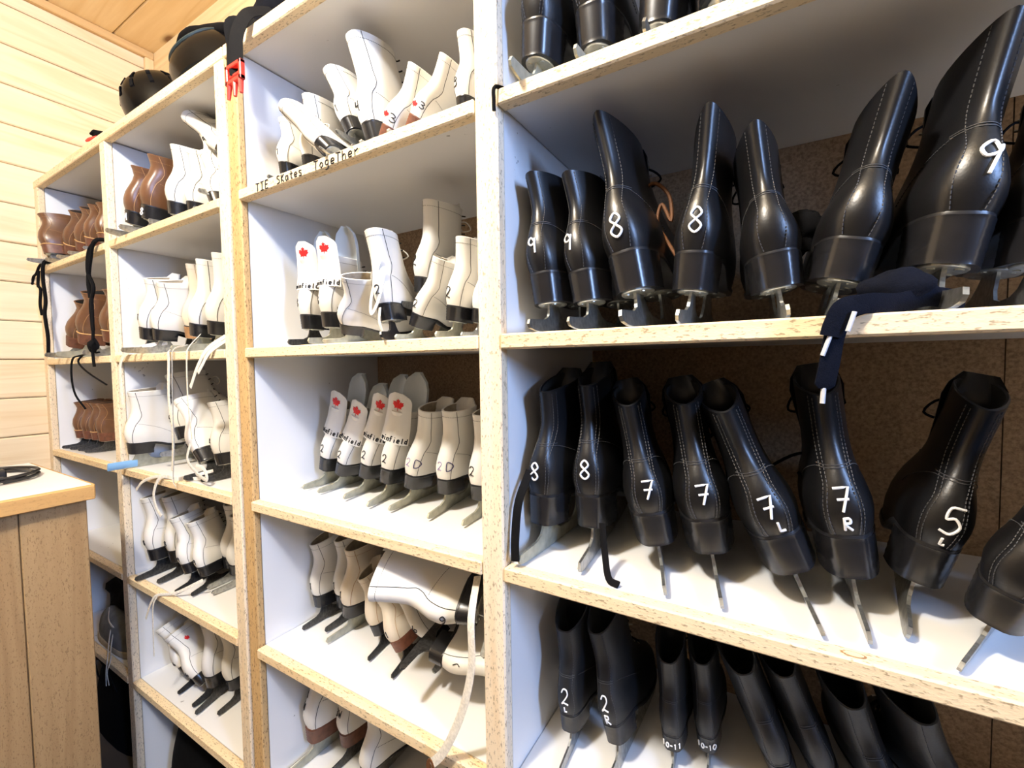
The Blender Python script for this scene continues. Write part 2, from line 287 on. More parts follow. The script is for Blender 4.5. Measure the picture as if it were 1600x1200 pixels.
# ------------------------------------------------------------------ mesh helpers
class MB:
    def __init__(s): s.v = []; s.f = []
    def add(s, v, f):
        o = len(s.v); s.v += [tuple(p) for p in v]; s.f += [tuple(i + o for i in q) for q in f]; return s
    def box(s, x0, x1, y0, y1, z0, z1, c=0.0):
        if c <= 0:
            v = [(x, y, z) for x in (x0, x1) for y in (y0, y1) for z in (z0, z1)]
            return s.add(v, [(0, 1, 3, 2), (4, 6, 7, 5), (0, 4, 5, 1), (2, 3, 7, 6), (0, 2, 6, 4), (1, 5, 7, 3)])
        X, Y, Z = (x0, x1), (y0, y1), (z0, z1); v = []; idx = {}
        for i in (0, 1):
            for j in (0, 1):
                for k in (0, 1):
                    a, b_, d = (1 if i == 0 else -1), (1 if j == 0 else -1), (1 if k == 0 else -1)
                    idx[i, j, k] = len(v)
                    v += [(X[i], Y[j] + b_ * c, Z[k] + d * c), (X[i] + a * c, Y[j], Z[k] + d * c), (X[i] + a * c, Y[j] + b_ * c, Z[k])]
        f = []
        for i in (0, 1):
            q = [idx[i, 0, 0], idx[i, 1, 0], idx[i, 1, 1], idx[i, 0, 1]]; f.append(q if i else q[::-1])
            q = [idx[0, i, 0] + 1, idx[1, i, 0] + 1, idx[1, i, 1] + 1, idx[0, i, 1] + 1]; f.append(q[::-1] if i else q)
            q = [idx[0, 0, i] + 2, idx[1, 0, i] + 2, idx[1, 1, i] + 2, idx[0, 1, i] + 2]; f.append(q if i else q[::-1])
        for i in (0, 1):
            for j in (0, 1):
                f.append((idx[0, i, j] + 1, idx[1, i, j] + 1, idx[1, i, j] + 2, idx[0, i, j] + 2))
                f.append((idx[i, 0, j], idx[i, 1, j], idx[i, 1, j] + 2, idx[i, 0, j] + 2))
                f.append((idx[i, j, 0], idx[i, j, 1], idx[i, j, 1] + 1, idx[i, j, 0] + 1))
        for k in idx.values(): f.append((k, k + 1, k + 2))
        return s.add(v, f)
    def loft(s, rings, cap0=False, cap1=False, closed=True):
        n = len(rings[0]); v = [p for r in rings for p in r]; f = []
        for a in range(len(rings) - 1):
            for i in range(n if closed else n - 1):
                j = (i + 1) % n; f.append((a * n + i, a * n + j, (a + 1) * n + j, (a + 1) * n + i))
        if cap0: f.append(tuple(range(n))[::-1])
        if cap1: f.append(tuple(range((len(rings) - 1) * n, len(rings) * n)))
        return s.add(v, f)
    def tube(s, pts, r, k=5, flat=None, up=(0, 0, 1), cap=True):
        """round tube; with flat=(half width, half thickness) a ribbon"""
        pts = [Vector(p) for p in pts]; rings = []
        rad = r if isinstance(r, (list, tuple)) else [r] * len(pts)
        prev = None
        for i, p in enumerate(pts):
            t = (pts[min(i + 1, len(pts) - 1)] - pts[max(i - 1, 0)])
            if t.length < 1e-9: t = Vector((0, 0, 1))
            t.normalize()
            u = Vector(up) if prev is None else prev
            a = u - t * u.dot(t)
            if a.length < 1e-4: a = Vector((1, 0, 0)) - t * t.x
            if a.length < 1e-4: a = Vector((0, 1, 0)) - t * t.y
            a.normalize(); b = t.cross(a); prev = a
            ring = []
            for j in range(k):
                an = 2 * math.pi * (j + 0.5) / k
                if flat: ring.append(p + b * (math.cos(an) * flat[0] * rad[i]) + a * (math.sin(an) * flat[1] * rad[i]))
                else: ring.append(p + a * (math.cos(an) * rad[i]) + b * (math.sin(an) * rad[i]))
            rings.append(ring)
        return s.loft(rings, cap, cap)
    def disc(s, c, ax, r, th, k=8):
        c = Vector(c); ax = Vector(ax).normalized()
        return s.tube([c, c + ax * th], r, k)
    def ball(s, c, rx, ry, rz, nu=12, nv=8, fn=None):
        rings = []
        for i in range(nv + 1):
            ph = math.pi * (i + 0.02) / (nv + 0.04); ring = []
            for j in range(nu):
                th = 2 * math.pi * j / nu
                d = (math.sin(ph) * math.cos(th), math.sin(ph) * math.sin(th), -math.cos(ph))
                q = fn(d) if fn else 1.0
                ring.append((c[0] + rx * d[0] * q, c[1] + ry * d[1] * q, c[2] + rz * d[2] * q))
            rings.append(ring)
        return s.loft(rings, True, True)
    def prism_x(s, poly, x0, x1):
        """polygon in (y,z), extruded along x"""
        n = len(poly); v = [(x0, y, z) for y, z in poly] + [(x1, y, z) for y, z in poly]
        f = [(i, (i + 1) % n, n + (i + 1) % n, n + i) for i in range(n)]
        f += [tuple(range(n))[::-1], tuple(range(n, 2 * n))]
        return s.add(v, f)
    def mesh(s, name, smooth=False, tri=False):
        me = bpy.data.meshes.new(name); me.from_pydata(s.v, [], s.f); me.validate(); me.update()
        import bmesh
        b = bmesh.new(); b.from_mesh(me); bmesh.ops.recalc_face_normals(b, faces=b.faces)
        big = [f for f in b.faces if len(f.verts) > 8]
        if big: bmesh.ops.triangulate(b, faces=big)
        b.to_mesh(me); b.free()
        if smooth:
            me.polygons.foreach_set('use_smooth', [True] * len(me.polygons))
            try: me.set_sharp_from_angle(angle=math.radians(48))
            except Exception: pass
        return me
def link(name, me, mat, parent=None, loc=(0, 0, 0)):
    o = bpy.data.objects.new(name, me); COL.objects.link(o)
    if parent: o.parent = parent
    o.location = loc
    if not me.materials: me.materials.append(MATS[mat])
    o.material_slots[0].link = 'OBJECT'; o.material_slots[0].material = MATS[mat]
    return o
def part(name, mb, mat, parent=None, smooth=False, label=None):
    """mesh given in world coordinates; moved into the space of its (unrotated) parent chain"""
    off = Vector((0, 0, 0)); p = parent
    while p is not None: off += p.location; p = p.parent
    mb.v = [(x - off.x, y - off.y, z - off.z) for x, y, z in mb.v]
    o = link(name, mb.mesh(name, smooth), mat, parent)
    if label: o['label'] = label
    return o
def empty(name, loc, label=None, cat=None, group=None, kind=None):
    o = bpy.data.objects.new(name, None); COL.objects.link(o); o.location = loc; o.empty_display_size = 0.05
    return tag(o, label, cat, group, kind)
def tag(o, label=None, cat=None, group=None, kind=None):
    if label: o['label'] = label
    if cat: o['category'] = cat
    if group: o['group'] = group
    if kind: o['kind'] = kind
    return o
def lerp(a, b, t): return a + (b - a) * t
def interp(x, xs, ys):
    if x <= xs[0]: return ys[0]
    for i in range(1, len(xs)):
        if x <= xs[i]: return lerp(ys[i - 1], ys[i], (x - xs[i - 1]) / (xs[i] - xs[i - 1]))
    return ys[-1]
def smooth_curve(pts, n=6):
    """Catmull-Rom through points"""
    P = [Vector(p) for p in pts]; P = [P[0] * 2 - P[1]] + P + [P[-1] * 2 - P[-2]]; out = []
    for i in range(1, len(P) - 2):
        for j in range(n):
            t = j / n
            out.append(0.5 * ((2 * P[i]) + (P[i + 1] - P[i - 1]) * t + (2 * P[i - 1] - 5 * P[i] + 4 * P[i + 1] - P[i + 2]) * t * t + (3 * P[i] - P[i - 1] - 3 * P[i + 1] + P[i + 2]) * t ** 3))
    out.append(P[-2]); return out

# ------------------------------------------------------------------ the room
FLOOR, CEIL, XL, YB, XR, YR = -1.30, 1.361, -2.335, 0.386, 1.75, -2.6
def struct(name, loc=(0, 0, 0)):
    return empty(name, loc, kind='structure')
PLW = 0.1385
def plank_mesh(name, length, width, th):
    """board with eased long edges, lying along +x, face towards -y, width along z"""
    c = 0.004; g = 0.0012
    prof = [(0, g), (-th + c, g), (-th, g + c), (-th, width - g - c), (-th + c, width - g), (0, width - g)]   # (y,z)
    m = MB(); m.prism_x(prof, 0, length); return m.mesh(name)
wl = struct('wall_left'); part('wall_backing', MB().box(XL - 0.05, XL - 0.012, YR, YB + 0.05, FLOOR, CEIL + 0.03), 'joint_dark', wl)
pm = plank_mesh('plank', YB - YR, PLW, 0.012)
z = 1.1495 - PLW * 17; i = 0
while z < CEIL:
    o = link('plank', pm, 'plank_y', wl, (XL - 0.012, YR, z)); o.rotation_euler = (0, 0, math.radians(90)); z += PLW
wb = struct('wall_back'); part('wall_backing', MB().box(XL - 0.05, XR, YB + 0.012, YB + 0.05, FLOOR, CEIL + 0.03), 'joint_dark', wb)
pm = plank_mesh('plank', XR - XL, PLW, 0.012); z = 1.1495 - PLW * 17
while z < CEIL:
    link('plank', pm, 'plank_x', wb, (XL, YB + 0.012, z)); z += PLW
ce = struct('ceiling'); part('ceiling_backing', MB().box(XL - 0.05, XR, YR, YB + 0.05, CEIL + 0.012, CEIL + 0.05), 'joint_dark', ce)
pm = plank_mesh('plank', XR - XL, 0.19, 0.012); y = 0.25 + 0.19
while y > YR:
    o = link('plank', pm, 'plank_x', ce, (XL, y, CEIL + 0.012)); o.rotation_euler = (math.radians(90), 0, 0); y -= 0.19
fl = struct('floor'); part('floor_slab', MB().box(XL, XR, YR, YB, FLOOR - 0.06, FLOOR - 0.012), 'joint_dark', fl)
pm = plank_mesh('floor_board', XR - XL, 0.14, 0.012); y = YB + 0.1
while y > YR - 0.1:
    o = link('floor_board', pm, 'floor_board', fl, (XL, y, FLOOR - 0.012)); o.rotation_euler = (math.radians(-90), 0, 0); y -= 0.14
wr = struct('wall_right')
WY0, WY1, WZ0, WZ1 = -0.95, -0.45, 0.20, 1.25
m = MB(); m.box(XR, XR + 0.06, YR, WY0, FLOOR, CEIL); m.box(XR, XR + 0.06, WY1, YB, FLOOR, CEIL)
m.box(XR, XR + 0.06, WY0, WY1, FLOOR, WZ0); m.box(XR, XR + 0.06, WY0, WY1, WZ1, CEIL)
part('wall_panel', m, 'wall_paint', wr)
wf = struct('window_1'); m = MB()
for a in ((WY0, WY0 + 0.05, WZ0, WZ1), (WY1 - 0.05, WY1, WZ0, WZ1), (WY0, WY1, WZ0, WZ0 + 0.05), (WY0, WY1, WZ1 - 0.05, WZ1)):
    m.box(XR - 0.01, XR + 0.05, *a)
part('window_frame', m, 'trim_z', wf)
wk = struct('wall_rear'); part('wall_panel', MB().box(XL, XR, YR - 0.06, YR, FLOOR, CEIL), 'wall_paint', wk)
# trims at the corner seen over the shelves
t1 = part('trim_1', MB().box(XL, XL + 0.022, YR, YB, CEIL - 0.030, CEIL, 0.004), 'trim_y'); tag(t1, kind='structure')
t2 = part('trim_2', MB().box(XL, XL + 0.020, YB - 0.032, YB, 0.70, CEIL - 0.03, 0.003), 'trim_z'); tag(t2, kind='structure')

# ------------------------------------------------------------------ shelving
SH = [0.378, 0.043, -0.293, -0.626, -0.955]          # tops of the shelves below the top board
TOP, TH, DEP, STRIP = 0.690, 0.0205, 0.372, 0.0195
P1, P2, P3a, P3b, P4, P5 = -2.335, -1.715, -1.064, -1.0215, -0.370, 0.62
PW = 0.038
unit_a = empty('shelving_unit', (-1.68, 0.0, FLOOR), 'pale rough pine shelving unit of two bays against the plank wall, helmets on top', 'shelves')
unit_b = empty('shelving_unit', (-0.40, 0.0, FLOOR), 'pale rough pine shelving unit with the black skates and the handwritten sign', 'shelves')
def post(u, x): return part('post', MB().box(x, x + PW, 0.004 if x == P3b else 0.0, STRIP, FLOOR, TOP - TH - 0.002, 0.0025), 'dark_pine' if x == P3b else 'sawn_z', u)
def side(u, x0, x1): return part('side_panel', MB().box(x0, x1, STRIP + 0.0005, DEP, FLOOR, TOP - TH - 0.002), 'melamine', u)
for x in (P1, P2, P3a): post(unit_a, x); side(unit_a, x + 0.001, x + PW - 0.0008)
for x in (P3b, P4, P5): post(unit_b, x); side(unit_b, x + 0.001, x + PW - 0.0008)
def bay(u, xa, xb, n=5):
    for zt in SH[:n]:
        part('shelf_edge', MB().box(xa + 0.0005, xb - 0.0005, -0.0015, STRIP, zt - TH - 0.001, zt, 0.0022), 'sawn_x', u)
        part('shelf_board', MB().box(xa + 0.0005, xb - 0.0005, STRIP + 0.0004, DEP - 0.001, zt - TH + 0.004, zt - 0.0006), 'melamine', u)
    xm = 0.285 if xb > 0.3 else xb
    part('back_panel', MB().box(xa, xm - .0008, DEP, DEP + 0.006, FLOOR, TOP - TH), 'hardboard', u)
    if xm < xb: part('back_panel', MB().box(xm + .0008, xb, DEP, DEP + 0.006, FLOOR, TOP - TH), 'hardboard', u)
bay(unit_a, P1 + PW, P2); bay(unit_a, P2 + PW, P3a); bay(unit_b, P3b + PW, P4); bay(unit_b, P4 + PW, P5)
for u, xa, xb in ((unit_a, P1, P3a + PW), (unit_b, P3b, P5 + PW)):
    part('top_edge', MB().box(xa, xb, -0.0015, STRIP, TOP - 0.027, TOP, 0.0022), 'sawn_x', u)
    part('top_board', MB().box(xa, xb, STRIP + 0.0004, DEP + 0.006, TOP - TH + 0.001, TOP - 0.0006), 'melamine', u)

kn = [(.0105 * math.cos(t) + .0719, .0075 + .0050 * math.sin(t), SH[2] + .0004) for t in [2 * math.pi * i / 24 for i in range(24)]]
kn = [(.0719 + (x - .0719) * (1 + .12 * math.sin(3 * i)), y, z) for i, (x, y, z) in enumerate(kn)]
m = MB(); m.loft([[(x, y, z - .0008) for x, y, z in kn], kn], True, True); knot = part('wood_knot', m, 'tan_heel', unit_b, label='dark-ringed knot in the shelf edge')
m = MB(); kc = [(.0719 + (x - .0719) * .78, .0075 + (y - .0075) * .78, z + .0003) for x, y, z in kn]; m.loft([[(x, y, z - .0005) for x, y, z in kc], kc], True, True); part('knot_core', m, 'sawn_x', knot)

# ------------------------------------------------------------------ handwriting
FONT = {
 '0': [[(.5, 0), (.12, .3), (.15, .75), (.5, 1), (.85, .75), (.88, .3), (.5, 0)]],
 '1': [[(.3, .8), (.5, 1), (.5, 0)]],
 '2': [[(.1, .78), (.3, 1), (.7, .98), (.85, .72), (.55, .38), (.12, .03), (.4, .12), (.92, .02)]],
 '3': [[(.12, .9), (.5, 1), (.85, .8), (.7, .58), (.4, .52), (.75, .46), (.92, .22), (.6, 0), (.1, .08)]],
 '4': [[(.2, 1), (.12, .5), (.85, .48)], [(.75, 1), (.7, 0)]],
 '5': [[(.9, 1), (.3, .97), (.22, .55), (.6, .62), (.92, .35), (.6, .03), (.08, .1)]],
 '6': [[(.75, 1), (.3, .7), (.12, .25), (.45, 0), (.85, .2), (.65, .48), (.2, .35)]],
 '7': [[(.05, .95), (.95, 1), (.45, 0)], [(.2, .5), (.9, .52)]],
 '8': [[(.5, .52), (.15, .75), (.5, 1), (.85, .76), (.5, .52), (.1, .24), (.5, 0), (.9, .24), (.5, .52)]],
 '9': [[(.85, .7), (.5, 1), (.15, .75), (.4, .52), (.82, .66), (.85, .9), (.7, 0)]],
 'L': [[(.15, 1), (.12, .04), (.9, .06)]], 'R': [[(.12, 0), (.15, 1)], [(.1, .95), (.7, .95), (.75, .62), (.2, .48), (.9, 0)]],
 'D': [[(.15, 0), (.15, 1), (.6, .92), (.9, .5), (.6, .05), (.12, 0)]],
 'A': [[(.05, 0), (.5, 1), (.95, 0)], [(.25, .38), (.78, .38)]],
 'N': [[(.1, 0), (.12, 1), (.85, .05), (.9, 1)]], 'W': [[(.02, 1), (.25, 0), (.5, .7), (.75, 0), (.98, 1)]],
 'T': [[(0, 1), (1, .95)], [(.5, .97), (.45, 0)]], 'I': [[(.1, 1), (.9, 1)], [(.5, 1), (.5, 0)], [(.1, 0), (.9, 0)]],
 'E': [[(.85, .98), (.15, 1), (.12, 0), (.85, .04)], [(.12, .52), (.7, .52)]],
 'S': [[(.85, .95), (.3, 1), (.15, .72), (.75, .45), (.8, .1), (.1, 0)]],
 'K': [[(.15, 1), (.12, 0)], [(.85, 1), (.15, .45), (.9, 0)]],
 'a': [[(.8, .55), (.3, .6), (.15, .2), (.5, 0), (.8, .4), (.8, .6), (.9, 0)]],
 't': [[(.5, 1), (.5, .05), (.8, .05)], [(.15, .65), (.85, .68)]],
 'e': [[(.15, .32), (.85, .38), (.6, .65), (.2, .5), (.2, .1), (.85, .08)]],
 's': [[(.8, .6), (.3, .65), (.2, .45), (.75, .25), (.7, 0), (.15, .02)]],
 'o': [[(.5, 0), (.15, .3), (.5, .62), (.85, .3), (.5, 0)]],
 'g': [[(.8, .6), (.25, .6), (.2, .2), (.75, .2), (.8, .6), (.75, -.25), (.2, -.35)]],
 'h': [[(.15, 1), (.15, 0)], [(.15, .4), (.6, .6), (.8, .35), (.8, 0)]],
 'r': [[(.2, .65), (.25, 0)], [(.25, .4), (.85, .65)]],
 'w': [[(.02, .6), (.25, 0), (.5, .5), (.75, 0), (.98, .6)]], 'i': [[(.5, .6), (.5, 0)], [(.5, .85), (.5, .95)]],
 'n': [[(.15, .6), (.15, 0)], [(.15, .4), (.6, .6), (.85, .4), (.85, 0)]],
 'f': [[(.8, .95), (.5, 1), (.4, .8), (.4, 0)], [(.1, .58), (.75, .58)]],
 'l': [[(.5, 1), (.5, 0)]], 'd': [[(.8, 1), (.8, 0)], [(.8, .5), (.3, .6), (.2, .15), (.8, .1)]],
 '-': [[(.15, .5), (.85, .5)]], '(': [[(.8, 1), (.4, .6), (.7, 0)]], 'e3': [], ' ': [],
}
ROUND = set('0235689SRDagesohrndf(')
def densify(q):
    o = []
    for a, b in zip(q[:-1], q[1:]): o += [a.lerp(b, j / 3) for j in range(3)]
    return o + [q[-1]]
def strokes(text, h, aspect=0.62, gap=0.22):
    """list of polylines centred on 0, height h"""
    wch = h * aspect; step = wch * (1 + gap); x0 = -(len(text) * step - wch * gap) / 2; out = []
    for k, ch in enumerate(text):
        for st in FONT.get(ch, []):
            q = [Vector((x0 + k * step + a * wch, (b - 0.5) * h, 0)) for a, b in st]
            out.append([(p.x, p.y) for p in (smooth_curve(q, 4) if ch in ROUND else densify(q))])
    return out
LEAF = [(0, -.5), (.03, -.22), (.32, -.28), (.28, -.16), (.5, .06), (.42, .10), (.46, .27), (.28, .23), (.25, .31), (.10, .14), (.15, .42), (.07, .38), (0, .5),
        (-.07, .38), (-.15, .42), (-.10, .14), (-.25, .31), (-.28, .23), (-.46, .27), (-.42, .10), (-.5, .06), (-.28, -.16), (-.32, -.28), (-.03, -.22)]

# ------------------------------------------------------------------ the skate
FY = [0, .02, .06, .10, .14, .18, .21, .235, .25, .262]
FW = [.0290, .0310, .0315, .0310, .0332, .0365, .0360, .033, .030, .027]
TYPES = {                       # Hb boot height over the heel, cb/cf half width of the cuff at back / front, tilt of the cuff rim
 'bs': dict(Hb=.154, base=.097, cb=.0185, cf=.030, tilt=.026, yc=.118), 'bm': dict(Hb=.155, base=.096, cb=.020, cf=.033, tilt=.006, yc=.118),
 'bt': dict(Hb=.175, base=.096, cb=.0155, cf=.036, tilt=-.030, yc=.125), 'bk': dict(Hb=.165, cb=.030, cf=.038, tilt=.045, yc=.125),
 'ws': dict(Hb=.150, cb=.024, cf=.033, tilt=.018, yc=.112), 'wm': dict(Hb=.165, cb=.025, cf=.036, tilt=.008, yc=.118),
 'wt': dict(Hb=.185, cb=.026, cf=.038, tilt=.012, yc=.122), 'wl': dict(Hb=.140, cb=.027, cf=.038, tilt=.004, yc=.122),
 'br': dict(Hb=.130, cb=.027, cf=.038, tilt=.010, yc=.118),
}
ZT = [0, .008, .018, .030, .042, .052, .062, .072, .082, .092, .105, .120, .135, .150, .165, .185]
UZ = [0, .015, .03, .05, .065, .08, .10, .125, .15]
UB = [.002, -.004, -.0065, -.005, .000, .007, .013, .012, .006]
UF = [.258, .262, .258, .237, .203, .168, .138, .125, .119]
UA = [0, 0, .1, .28, .55, .82, 1, 1, 1]
def bz(y, base=.086):
    t = min(1, max(0, (y - .06) / .08)); t = t * t * (3 - 2 * t)
    return base - (base - .069) * t + max(0, y - .21) ** 2 * 3.0
class Boot:
    def __init__(s, kind):
        s.k = kind; c = TYPES[kind]; s.c = c; s.Hb = c['Hb']; s.base = c.get('base', .086)
        s.zt = [z for z in ZT if z < s.Hb - .004] + [s.Hb]
    def P(s, t, zt, inset=0.0):
        """t 0..2pi round the boot, 0 at the back seam, pi at the front; zt height over the heel seat"""
        c = s.c; sn, cs = math.sin(t), math.cos(t); k = (1 - cs) / 2
        top = zt / s.Hb
        zz = zt if zt < .10 else .10 + (zt - .10) * (.05 / (s.Hb - .10))
        yb = interp(zz, UZ, UB); yf = interp(zz, UZ, UF); a = interp(zz, UZ, UA)
        if zz > .10:
            q = (zz - .10) / .05; yb = lerp(.013, 0.0, q * q * (1.5 - .5 * q)); yf = lerp(.138, c['yc'], min(1, q * 1.3))
        y = yb + (yf - yb) * k
        foot = interp(y, FY, FW) * abs(sn) ** .52 * (interp(y, [.06, .13], [1.13, 1.0]) if s.base > .09 else 1)
        cuff = abs(sn) ** (.95 if s.base > .09 else .72) * lerp(c['cb'], c['cf'], k)
        bulge = 1 + .13 * math.sin(min(1, zt / .06) * math.pi)
        x = lerp(foot * bulge, cuff, a)
        if a < 1 and s.k[0] != 'b': x *= lerp(.95, 1, a)
        sg = 1 if sn >= 0 else -1
        z = s.base + zt + c['tilt'] * k * max(0, top - .55) ** 2 / .2
        wdn = min(1, max(0, 1 - zt / .07)); z += (bz(y, s.base) - s.base) * wdn
        if inset:
            x = max(0, x - inset); y = lerp(y, (yb + yf) / 2, min(1, inset * 2 / max(.02, yf - yb)))
        return Vector((sg * x, y, z))
    def ring(s, zt, n=32, inset=0.0): return [s.P(2 * math.pi * i / n, zt, inset) for i in range(n)]
    def normal(s, t, zt):
        e = 1e-3; a = s.P(t + e, zt) - s.P(t - e, zt); b = s.P(t, min(s.Hb, zt + e)) - s.P(t, max(0, zt - e))
        n = a.cross(b)
        if n.length < 1e-12: return Vector((0, -1, 0))
        n.normalize()
        c = Vector((0, .06 if zt > .05 else s.P(t, zt).y * .5 + .04, n.z)) - s.P(t, zt)
        return n if n.x * c.x + n.y * c.y < 0 else -n
    def side(s, k, zt, sign, off=.0006):
        t = math.acos(1 - 2 * k); t = t if sign > 0 else 2 * math.pi - t
        return s.P(t, zt) + s.normal(t, zt) * off
    def back(s, u, zt, off=.0006):
        lo, hi = 0.0, 1.7
        for _ in range(22):
            m = (lo + hi) / 2
            if s.P(m, zt).x < abs(u): lo = m
            else: hi = m
        t = lo if u >= 0 else 2 * math.pi - lo
        return s.P(t, zt) + s.normal(t, zt) * off
BOOTS = {k: Boot(k) for k in TYPES}
CACHE = {}
def cached(key, fn):
    if key not in CACHE: CACHE[key] = fn()
    return CACHE[key]
def boot_mesh(k):
    b = BOOTS[k]; m = MB(); rings = [b.ring(z) for z in b.zt]
    top = rings[-1]; rim = b.ring(b.Hb, inset=.0018); rim = [p + Vector((0, 0, .0016)) for p in rim]
    rings += [rim, b.ring(b.Hb, inset=.0036)]
    m.loft(rings, cap0=True); return m.mesh('boot', True)
def lining_mesh(k):
    b = BOOTS[k]; m = MB(); rings = [b.ring(z, inset=.0036 + (.0015 if z < b.Hb else 0)) for z in [b.Hb] + [z for z in b.zt[::-1] if .03 < z < b.Hb]]
    m.loft(rings, cap1=True); return m.mesh('lining', True)
def outline(y0, y1, grow, n=28, zt=0.0, b=None):
    pts = [b.P(2 * math.pi * i / n, zt) for i in range(n)]
    return pts
def heel_mesh(k):
    b = BOOTS[k]; m = MB(); rings = []; YF = .062 if b.base > .09 else .074
    zs = [.0487 + i * (b.base - .0028 - .0487) / 10 for i in range(11)]
    base = [b.P(t, 0.0) for t in [math.pi * 2 * (i / 48.0) for i in range(48)]]
    back = sorted([p for p in base if p.y < YF], key=lambda p: math.atan2(p.x, .04 - p.y))
    for i, z in enumerate(zs):
        q = i / 10; g = lerp(.985, 1.045, q) - (.016 if i % 2 else 0)
        ring = [Vector((p.x * g, (p.y - .04) * g + .04 + lerp(.003, 0, q), z)) for p in back]
        ring += [Vector((back[-1].x * g * .96, YF - lerp(.010, 0, q), z)), Vector((back[0].x * g * .96, YF - lerp(.010, 0, q), z))]
        rings.append(ring)
    m.loft(rings, True, True); return m.mesh('heel', True)
def sole_mesh(k):
    b = BOOTS[k]; m = MB(); n = 40; rings = []
    for dz, g in ((-.0075, .0005), (-.0065, .0022), (-.001, .0028), (.0006, .0018)):
        ring = []
        for i in range(n):
            p = b.P(2 * math.pi * i / n, 0.0); nn = b.normal(2 * math.pi * i / n, .004); nn = Vector((nn.x, nn.y, 0)).normalized() if nn.xy.length > .01 else Vector((0, 0, 0))
            ring.append(Vector((p.x, p.y, bz(p.y, b.base) + dz)) + nn * (g * interp(p.y, [.0, .06, .10], [.2, .3, 1])))
        rings.append(ring)
    m.loft(rings, True, True); return m.mesh('sole', True)
BLADE = [(-.046, .006), (-.050, .012), (-.046, .019), (-.02, .0205), (.004, .022), (.018, .028), (.023, .038), (.024, .0485), (.056, .0485), (.060, .040), (.070, .028), (.088, .021), (.12, .019),
         (.142, .023), (.152, .036), (.155, .0615), (.215, .0615), (.226, .048), (.243, .034), (.262, .028), (.274, .024), (.276, .019), (.272, .016), (.276, .013), (.270, .010), (.273, .006), (.262, .0035), (.20, .0005), (.10, 0), (.02, .0005), (-.03, .003)]
def blade_mesh(): m = MB(); m.prism_x(BLADE, -.0020, .0020); return m.mesh('blade')
def ellipse(cy, ry, rx, n=20): return [(rx * math.sin(2 * math.pi * i / n), cy - ry * math.cos(2 * math.pi * i / n)) for i in range(n)]
def plate_mesh(cy, ry, rx, z0):
    m = MB(); e = ellipse(cy, ry, rx)
    m.loft([[(x * .96, cy + (y - cy) * .96, z0 - .0025) for x, y in e], [(x, y, z0 - .0015) for x, y in e], [(x, y, z0) for x, y in e]], True, True)
    for a in (0.12, .38, .62, .88):
        an = a * 2 * math.pi; m.disc((rx * .72 * math.sin(an), cy - ry * .70 * math.cos(an), z0 - .0022), (0, 0, -1), .0036, .0016, 8)
    return m.mesh('mounting_plate')
def tongue_mesh(k, extra=.022):
    b = BOOTS[k]; m = MB(); c = b.c; rings = []
    for i in range(8):
        q = i / 7; zt = lerp(.085, b.Hb + c['tilt'] * .9 + extra, q); f = b.P(math.pi, min(b.Hb, zt)); z = b.base + zt
        hw = lerp(.022, .030, min(1, q * 1.4)) * (1 if q < .7 else math.sqrt(max(.30, 1 - ((q - .7) / .3) ** 2 * .75)))
        y = f.y - .010 + .012 * max(0, q - .75) / .25
        ring = []
        for j in range(9):
            u = -1 + 2 * j / 8; ring.append(Vector((u * hw, y - .016 * u * u, z)))
        rings.append(ring + [p + Vector((0, -.005, 0)) for p in ring[::-1]])
    m.loft(rings, True, True); return m.mesh('tongue', True)
def foam_mesh():
    m = MB(); rings = []
    for i in range(9):
        q = i / 8; z = lerp(.17, .318, q); hw = .034 * (1 if q < .65 else math.sqrt(max(.04, 1 - ((q - .65) / .35) ** 2 * .96)))
        y = lerp(.108, .088, q); ring = []
        for j in range(9):
            u = -1 + 2 * j / 8; ring.append(Vector((u * hw, y - .016 * u * u, z)))
        rings.append(ring + [p + Vector((0, .011, 0)) for p in ring[::-1]])
    m.loft(rings, True, True); return m.mesh('tongue', True)
def guard_pt(u, v, off=0.0):
    """u lateral metres, v height in skate coordinates"""
    r = .050; y = interp(v, [.12, .15, .19, .23, .275], [-.0035, .003, .008, .006, -.002]); a = u / r
    return Vector(((r + off) * math.sin(a), y - .0018 + (r + off) * (1 - math.cos(a)) - off, v))
def guard_mesh():
    m = MB(); rings = []
    for i in range(14):
        q = i / 13; v = lerp(.150, .272, q); hw = lerp(.045, .036, min(1, q * 1.5)) * (1 if q < .82 else math.sqrt(max(.10, 1 - ((q - .82) / .18) ** 2 * .9)))
        ring = [guard_pt(hw * (-1 + 2 * j / 10), v) for j in range(11)]; inner = [guard_pt(hw * (-1 + 2 * j / 10), v, -.0032) for j in range(11)]
        rings.append(ring + inner[::-1])
    m.loft(rings, True, True); return m.mesh('tendon_guard', True)
def leaf_mesh(fn, size):
    m = MB(); out = [fn(x * size, y * size) for x, y in LEAF]; low = [fn(x * size * .995, y * size * .995, -.0012) for x, y in LEAF]
    c = [fn(x * size * .45, y * size * .45) for x, y in LEAF]; n = len(LEAF); cc = fn(0, -.02 * size)
    m.loft([low, out, c]); o = len(m.v); m.v.append(tuple(cc)); m.f += [(o - n + i, o - n + (i + 1) % n, o) for i in range(n)]
    return m.mesh('leaf_print')
def text_mesh(lines, fn, r):
    m = MB()
    for (txt, cu, cv, h, slant) in lines:
        for pl in strokes(txt, h):
            ca, sa = math.cos(slant), math.sin(slant)
            m.tube([fn(cu + x * ca - y * sa, cv + x * sa + y * ca) for x, y in pl], r, 6)
    return m.mesh('lettering')
